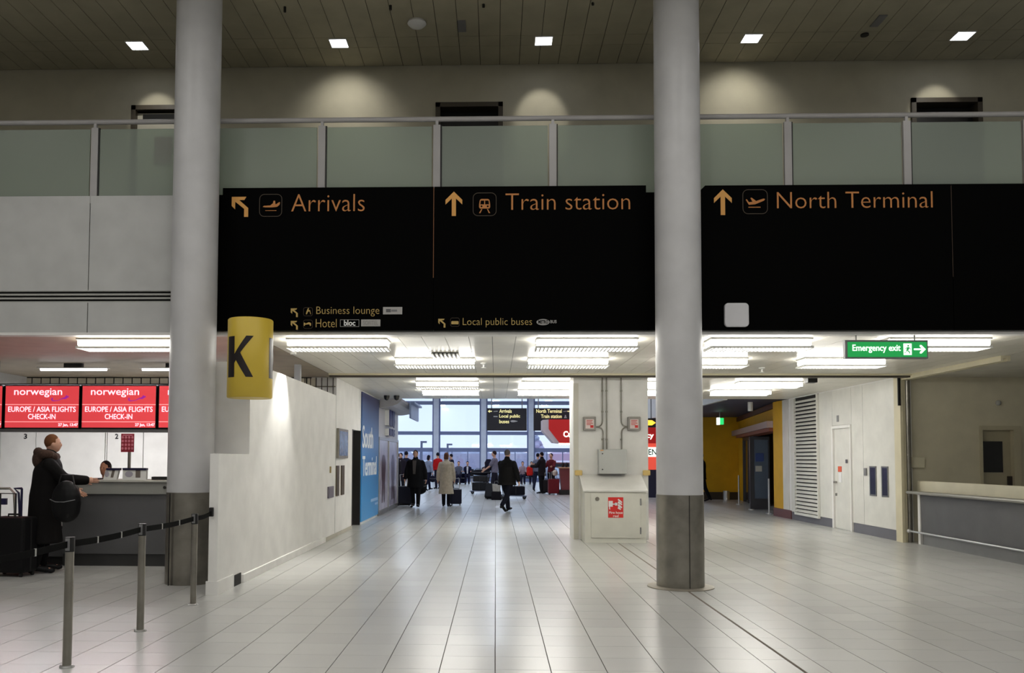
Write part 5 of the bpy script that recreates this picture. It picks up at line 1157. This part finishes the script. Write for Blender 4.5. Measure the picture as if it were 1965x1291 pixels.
# ---- luggage
def suitcase(label, x, y, w_, d_, h_, col, rot=0, handle=.0, hand_to=None, tilt=0, name='suitcase', wheels=True, hcol=None, base=0.0):
    t = thing(name, label, 'suitcase', (0, 0, 0)); m_ = cm(col, .5); wz = .05 if wheels else 0
    MB().box(-w_ / 2, w_ / 2, -d_ / 2, d_ / 2, wz, h_).build('shell', m_, t, bevel=.035)
    MB().box(-w_ / 2 - .004, w_ / 2 + .004, -.012, .012, wz + .02, h_ + .002).build('zip_band', M_BLK, t, bevel=.003)
    MB().tube([(-.08, 0, h_), (-.08, 0, h_ + .03), (.08, 0, h_ + .03), (.08, 0, h_)], .012, 8).build('carry_handle', M_BLK, t)
    if handle: MB().tube([(-.11, -d_ / 2 + .03, h_ - .02), (-.11, -d_ / 2 + .03, h_ + handle), (.11, -d_ / 2 + .03, h_ + handle), (.11, -d_ / 2 + .03, h_ - .02)], .011, 8).build('trolley_handle', hcol or M_ALU, t)
    if wheels:
        for sx in (-1, 1):
            for sy in (-1, 1): MB().tube([(sx * (w_ / 2 - .05) - .012, sy * (d_ / 2 - .04), .028), (sx * (w_ / 2 - .05) + .012, sy * (d_ / 2 - .04), .028)], .028, 12).build('wheel', M_BLK, t)
    t.location = (x, y, base); t.rotation_euler = (R(tilt), 0, R(rot)); return t
def bag(label, p, r, col, rot=0, name='shoulder_bag', strap=None):
    t = thing(name, label, 'bag', (0, 0, 0)); mb = MB(); mb.ball((0, 0, 0), r, 16, 10); mb.ball((0, 0, -r[2] * .3), (r[0] * .96, r[1] * .96, r[2] * .7), 16, 10); remesh(mb, 'bag_body', cm(col), .014, t)
    MB().tube([(-r[0] * .6, 0, r[2] * .7), (-r[0] * .4, 0, r[2] * 1.25), (r[0] * .4, 0, r[2] * 1.25), (r[0] * .6, 0, r[2] * .7)], .010, 8).build('strap', M_BLK, t)
    MB().tube([(-r[0] * .9, -r[1] * .55, r[2] * .1), (-r[0] * .3, -r[1] * .96, 0), (r[0] * .3, -r[1] * .96, 0), (r[0] * .9, -r[1] * .55, r[2] * .1)], .006, 6).build('zip', M_GREYM, t)
    t.location = p; t.rotation_euler = (0, 0, R(rot)); return t
def backpack(label, p, rot, col, sc_=1.0):
    t = thing('backpack', label, 'backpack', (0, 0, 0)); mb = MB(); loft(mb, [((0, 0, 0), .13, .08), ((0, 0, .1), .16, .10), ((0, 0, .32), .15, .09), ((0, 0, .44), .09, .06)]); remesh(mb, 'pack', cm(col), .02, t)
    MB().box(-.10, .10, -.13, -.08, .04, .22).build('front_pocket', cm(col), t, bevel=.02)
    for sx in (-1, 1): MB().tube([(sx * .09, .06, .40), (sx * .10, .12, .36), (sx * .10, .09, .1)], .014, 8).build('strap', M_BLK, t)
    t.location = p; t.rotation_euler = (0, 0, R(rot)); t.scale = (sc_,) * 3; return t
def trolley(label, x, y, rot, load=()):
    t = thing('luggage_trolley', label, 'trolley', (0, 0, 0)); M_TR = mat('trolley_metal', (92, 98, 116), .4, metal=.6)
    MB().tube([(-.28, -.45, .16), (-.28, .45, .13), (.28, .45, .13), (.28, -.45, .16)], .018, 8).tube([(-.26, 0, .15), (.26, 0, .15)], .014, 8).build('base_frame', M_TR, t)
    MB().tube([(-.26, -.42, .16), (-.27, -.55, 1.0)], .016, 8).tube([(.26, -.42, .16), (.27, -.55, 1.0)], .016, 8).tube([(-.27, -.55, 1.0), (.27, -.55, 1.0)], .022, 8).build('handle_frame', M_TR, t)
    MB().box(-.24, .24, -.5, -.3, .72, .74).box(-.24, .24, -.31, -.30, .72, .86).build('basket', M_TR, t)
    for wx, wy in ((-.25, -.40), (.25, -.40), (0, .42)):
        MB().tube([(wx - .02, wy, .07), (wx + .02, wy, .07)], .07, 14).build('wheel', M_BLK, t); MB().box(wx - .03, wx + .03, wy - .02, wy + .02, .07, .15).build('fork', M_TR, t)
    t.location = (x, y, 0); t.rotation_euler = (0, 0, R(rot)); return t
def local(x, y, rot, lx, ly): c, s = math.cos(R(rot)), math.sin(R(rot)); return x + lx * c - ly * s, y + lx * s + ly * c

# woman at the check-in desk
WD = 11.15; p = at(92, 1000, WD)
wm, J, A, pel, hd = person('person with short brown hair and dark fur-hooded coat at the check-in desk', (p.x - .05, WD, 0), -62, 1.80, coat=(11, 9, 9), legs=(10, 10, 12), hair=(104, 66, 40), hairlen=0, lean=5,
                           arms=((20, 12, 40), (38, 4, 48)), voxel=.013, fur=True, inner=.38, width=1.12, fat=.03, hips=(2, -4))
hw = hand_world(wm, A, 1)
bag('round black shoulder bag hanging at the side of the person in the fur-hooded coat', at(127, 962, WD - .35), (.20, .13, .27), (14, 14, 16), -10)
# cashier behind the desk
ck, J, A, pel, hd = person('seated check-in clerk with dark hair, only the head showing above the desk', (at(201, 900, 12.75).x, 12.80, 0), 170, 1.70, top=(90, 30, 36), legs=(20, 20, 30), hair=(24, 12, 14), skin='tan', hips=(88, 88), knees=(88, 88), seat=True, hairlen=1, arms=((35, 5, 50), (35, 5, 50)), voxel=.014)
ck.location.z = .15; 
def stool(x, y, z, rot, lab, hgt=.45):
    t = thing('office_chair', lab, 'chair', (x, y, 0)); MB().cyl(x, y, z + hgt - .06, z + hgt, .21, 20).build('seat', M_BLK, t); MB().cyl(x, y, .04, z + hgt - .06, .03, 10).build('stem', M_STEEL, t); MB().box(x - .28, x + .28, y - .03, y + .03, 0.01, .05).box(x - .03, x + .03, y - .28, y + .28, .01, .05).build('base', M_BLK, t)
stool(ck.location.x, 12.85, .15, 0, 'black swivel stool under the check-in clerk behind the desk', .47)
tag(MB().box(ck.location.x - .5, ck.location.x + .4, 12.56, 13.3, 0, .145).build('raised_platform', M_GREYM, None, loc=(ck.location.x, 12.9, 0)), 'low grey platform under the clerk behind the check-in desk', 'platform')
# luggage left of the woman
s = at(28, 1050, 10.85); suitcase('large black upright suitcase beside the person in the fur-hooded coat', s.x, 10.82, .50, .30, .75, (12, 12, 14), -8, .30, hcol=M_BLK)
s = at(-8, 1050, 11.2); suitcase('black suitcase cut by the frame edge at far left of the picture', s.x - .12, 11.45, .42, .30, .62, (16, 16, 18), 5, 0)
def hoop(px, lab, d, x1, col, extra=0):
    a, b = at(px, 937, d), at(px, 1000, d)
    t = thing('trolley_handle_frame', lab, 'trolley', (a.x, d, 0)); z = a.z
    MB().tube([(x1, d, z), (a.x - .06, d, z), (a.x, d, z - .06), (a.x + .02, d, z - .3), (a.x + .02, d, .1)], .016, 8).build('bar', col, t, smooth=True)
    MB().tube([(x1, d, z), (x1, d, .1)], .016, 8).build('far_bar', col, t); MB().box(x1 - .02, a.x + .04, d, d + .5, .08, .11).build('base', col, t)
    for xx in (x1, a.x + .02): MB().tube([(xx - .02, d + .1, .05), (xx + .02, d + .1, .05)], .05, 12).build('wheel', M_BLK, t)
    return t
hoop(27, 'steel luggage trolley hoop behind the black suitcase, far left', 11.58, -7.6, M_STEEL)
hoop(36, 'dark blue luggage trolley handle standing behind the black suitcase', 11.70, at(42, 937, 11.7).x - .0, mat('navy_trolley', (26, 24, 70), .4))
tag(MB().box(at(0, 960, 11.62).x - .2, at(13, 960, 11.62).x, 11.60, 11.64, at(5, 968, 11.62).z, at(5, 956, 11.62).z).build('trolley_placard', mat('navy_trolley', (26, 24, 70), .4), None), 'navy blue placard on the luggage trolley at the far left edge', 'placard')

# ---- people in the concourse
def place(px, py): return onfloor(px, py)
q = place(797, 974); X1 = q.copy()
mw, J, A, pel, hd = person('man in open black coat and grey shirt walking forward, pulling a black case', q, 174, 1.74, coat=(14, 14, 17), legs=(14, 14, 18), hair=(70, 58, 50), skin='light', hips=(10, -10), knees=(4, 10), arms=((-8, 16, 12), (6, 14, 14)), voxel=.014, inner=.62, width=1.12, fat=.035, shirt=(86, 82, 80))
q = place(768, 972); suitcase('black wheeled case dragged behind the man in the open black coat', q.x + .1, q.y + .35, .46, .30, .62, (13, 14, 30), 20, .38, tilt=-18)
bag('black holdall beside the walking man in the open black coat', (q.x + .55, q.y + .45, .62), (.26, .16, .26), (12, 12, 13), 20, name='holdall')
q = place(856, 972)
lw, J, A, pel, hd = person('woman in long beige belted raincoat seen from behind, pulling a small case', q, -8, 1.68, coat=(186, 174, 154), legs=(12, 12, 20), hair=(104, 70, 54), hairlen=1, hips=(6, -4), knees=(2, 4), arms=((-4, 14, 10), (4, 10, 10)), voxel=.014, inner=.42, width=1.0, fat=.02)
q = place(864, 971); suitcase('small navy wheeled case behind the woman in the beige raincoat', q.x + .16, q.y + .42, .36, .24, .52, (16, 14, 34), 0, .35)
q = place(822, 941); hp_, J, A_, pel, hd = person('person in pale grey and navy jacket walking away past the beige raincoat', q, -40, 1.66, top=(130, 138, 160), legs=(18, 20, 44), hair=(22, 20, 34), hairlen=1, hips=(18, -16), knees=(10, 18), arms=((20, 16, 10), (-10, 22, 10)), voxel=.022)
hw = hand_world(hp_, A_, 1); bag('dark handbag carried by the person in the grey and navy jacket', (hw.x, hw.y, hw.z - .22), (.16, .08, .16), (18, 18, 36), 10, name='handbag')
q = place(840, 938); person('person in bright red jacket and dark cap standing behind the beige raincoat', q, 30, 1.78, top=(176, 22, 26), legs=(20, 20, 40), hair=(24, 22, 34), voxel=.022)
q = place(866, 936); person('person in dark clothes standing just right of the beige raincoat woman', q, 70, 1.72, top=(22, 24, 44), legs=(20, 20, 40), hair=(20, 18, 30), arms=((20, 6, 40), (20, 6, 40)), voxel=.022)
q = place(769, 948); person('person in white scarf and dark coat standing behind the black case', q, 160, 1.72, coat=(28, 22, 32), legs=(20, 20, 30), hair=(22, 20, 30), voxel=.022, inner=.6, shirt=(180, 176, 180))
q = place(779, 945); person('person in navy jacket with back turned, left of the walking man', q, -20, 1.80, top=(24, 26, 48), legs=(190, 176, 160), hair=(20, 20, 34), voxel=.022, arms=((30, 20, 20), (10, 8, 20)))
q = place(762, 958); person('person in black coat half hidden by the shop front edge', q, 100, 1.70, coat=(20, 16, 22), legs=(20, 18, 26), hair=(20, 16, 20), voxel=.022, inner=.7)
# man in dark suit striding
q = place(973, 982)
sm, J, A, pel, hd = person('man in dark suit and grey hair striding across the concourse, back turned', q, -30, 1.80, coat=(18, 16, 16), legs=(12, 14, 28), hair=(92, 84, 82), skin='light', hips=(24, -22), knees=(14, 26), arms=((24, 10, 20), (-16, 26, 22)), voxel=.013, inner=.74, width=1.12, fat=.045)
q = place(949, 952); mb_, J, A, pel, hd = person('man in grey t-shirt wearing a dark backpack, pushing a loaded trolley', q, 75, 1.80, top=(112, 108, 124), legs=(30, 28, 40), hair=(40, 28, 30), sleeve=False, arms=((30, 5, 25), (40, 5, 25)), voxel=.018, hips=(8, -8))
backpack('dark backpack on the man in the grey t-shirt', (q.x - .24, q.y, 1.02), -15, (24, 22, 40), 1.05)
q = place(925, 948); trolley('luggage trolley loaded with dark bags, in front of the man with the backpack', q.x, q.y, 75)
for dx_, dz_, sz, lab, col in ((-.0, .16, (.5, .40, .34), 'dark suitcase lying lowest on the left luggage trolley', (24, 24, 26)), (.05, .52, (.46, .36, .26), 'dark suitcase lying on top of the left luggage trolley load', (36, 34, 34))):
    x, y = local(q.x, q.y, 75, dx_, .05); suitcase(lab, x, y, sz[0], sz[1] + .25, sz[2], col, 75, wheels=False, base=dz_)
tag(bag('long black holdall across the top of the left trolley load', (q.x - .05, q.y, .92), (.44, .2, .13), (16, 16, 26), 8, name='holdall'), None, 'bag')
q = place(946, 958); suitcase('dark case leaning beside the trolley, by the striding man', q.x - .1, q.y, .42, .26, .6, (14, 13, 18), -20, tilt=-22)
t = thing('tote_bag', 'silver grey tote bag leaning on the case beside the striding man', 'bag', (q.x + .12, q.y - .35, 0)); MB().prism([(-.13, .3), (.13, .3), (.17, .56), (-.15, .58)], (q.x + .12, q.y - .42, 0), U, V_, (0, 1, 0), .12).build('bag_body', cm((166, 160, 152)), t, bevel=.02); MB().tube([(q.x + .04, q.y - .36, .56), (q.x + .07, q.y - .36, .68), (q.x + .17, q.y - .36, .68), (q.x + .20, q.y - .36, .56)], .008, 8).build('handle', M_GREYM, t); MB().box(q.x - .06, q.x + .3, q.y - .46, q.y - .26, .0, .30).build('lower_box', cm((24, 20, 26)), t, bevel=.02)
q = place(990, 958); trolley('luggage trolley half hidden by the man in the dark suit', q.x - .1, q.y, -80)
x, y = local(q.x - .1, q.y, -80, 0, .05); suitcase('flat dark suitcase on the trolley behind the man in the dark suit', x, y, .48, .7, .32, (16, 16, 26), -80, wheels=False, base=.17)
# group by the kiosk table
q = place(1032, 942); person('person in grey and dark jacket stepping forward beside the kiosk group', q, -20, 1.76, top=(104, 108, 128), legs=(20, 24, 48), hair=(20, 18, 26), hips=(-18, 14), knees=(10, 8), voxel=.022)
backpack('bright red backpack hanging low on the person by the kiosk group', (q.x - .38, q.y - .10, .72), 20, (196, 36, 28), 1.0)
q = place(1040, 947); person('person in long black coat standing in the kiosk group', q, 60, 1.78, coat=(24, 20, 24), legs=(14, 14, 18), hair=(26, 18, 22), voxel=.018, inner=.75, arms=((30, 8, 60), (40, 6, 60)), width=1.1)
q = place(1058, 944); person('person in dark red top standing behind the red suitcase', q, 150, 1.74, top=(92, 26, 34), legs=(20, 16, 24), hair=(22, 18, 30), voxel=.018, arms=((30, 8, 60), (30, 8, 50)))
q = place(1061, 948); suitcase('dark red upright suitcase in front of the kiosk group', q.x, q.y - .4, .46, .30, .66, (104, 20, 30), 5, .3)
q = place(1050, 947); suitcase('black upright suitcase left of the dark red suitcase', q.x, q.y - .05, .40, .28, .60, (20, 14, 18), -5, .3)
bag('pale plastic carrier bag held in the kiosk group', (place(1064, 947).x, place(1064, 947).y - .35, .90), (.12, .08, .13), (216, 196, 180), 0, name='carrier_bag')
# person disappearing behind the right column
q = place(1347, 962); person('person in black coat emerging from behind the right column', q, 60, 1.72, coat=(16, 14, 18), legs=(14, 14, 18), hair=(20, 18, 22), voxel=.018, inner=.8, hips=(12, -12), knees=(6, 12))
# seated people by the windows
def bench(px0, px1, py, lab):
    a, b = place(px0, py), place(px1, py); t = thing('waiting_bench', lab, 'bench', ((a.x + b.x) / 2, a.y, 0)); n = max(2, int((b.x - a.x) / .6))
    MB().box(a.x, b.x, a.y + .1, a.y + .2, .33, .38).build('beam', M_GREYM, t)
    for k in range(n):
        x = a.x + (b.x - a.x) * (k + .5) / n
        MB().box(x - .25, x + .25, a.y - .15, a.y + .33, .40, .44).build('seat', M_BLK, t, bevel=.01); MB().box(x - .25, x + .25, a.y + .33, a.y + .37, .46, .88).build('backrest', M_BLK, t, bevel=.01)
    for x in (a.x + .2, b.x - .2): MB().box(x - .03, x + .03, a.y - .1, a.y + .3, 0, .33).build('leg', M_ALU, t)
bench(866, 912, 929, 'row of dark waiting seats by the windows, left of the trolleys')
bench(996, 1024, 929, 'row of dark waiting seats by the windows, right of the striding man')
for k, (px, col, lab, hcol) in enumerate(((880, (90, 92, 108), 'seated person in grey top on the left waiting seats', (28, 22, 34)), (897, (20, 22, 52), 'seated person with white scarf and navy coat on the left waiting seats', (22, 20, 32)), (1003, (150, 130, 140), 'seated person in pale top on the right waiting seats', (24, 20, 30)), (1020, (60, 30, 40), 'seated person in dark red top on the right waiting seats', (24, 18, 26)))):
    q = place(px, 929); person(lab, (q.x, q.y + .05, .0), 180, 1.72, top=col, legs=(20, 20, 44), hair=hcol, hips=(86, 86), knees=(86, 86), seat=True, voxel=.024, arms=((30, 6, 60), (30, 6, 60)), shirt=(220, 220, 226) if k == 1 else None)
q = place(888, 928); suitcase('navy suitcase standing before the left waiting seats', q.x, q.y - .55, .44, .28, .62, (18, 22, 60), 0)
q = place(873, 928); suitcase('black suitcase standing before the left waiting seats', q.x, q.y - .6, .44, .28, .58, (18, 18, 30), 0)
q = place(912, 930); person('person seated low beside the trolley, only head and shoulders visible', (q.x + .6, q.y + .1, 0), 180, 1.70, top=(60, 60, 76), legs=(20, 20, 44), hair=(90, 70, 60), hips=(86, 86), knees=(86, 86), seat=True, voxel=.024)
q2 = place(912, 930); t = thing('waiting_bench', 'single dark waiting seat behind the loaded trolley', 'seat', (q2.x + .6, q2.y, 0))
MB().box(q2.x + .35, q2.x + .85, q2.y - .1, q2.y + .35, .38, .42).build('seat', M_BLK, t); MB().box(q2.x + .35, q2.x + .85, q2.y + .35, q2.y + .39, .42, .85).build('backrest', M_BLK, t); MB().box(q2.x + .55, q2.x + .65, q2.y, q2.y + .3, 0, .38).build('leg', M_ALU, t)
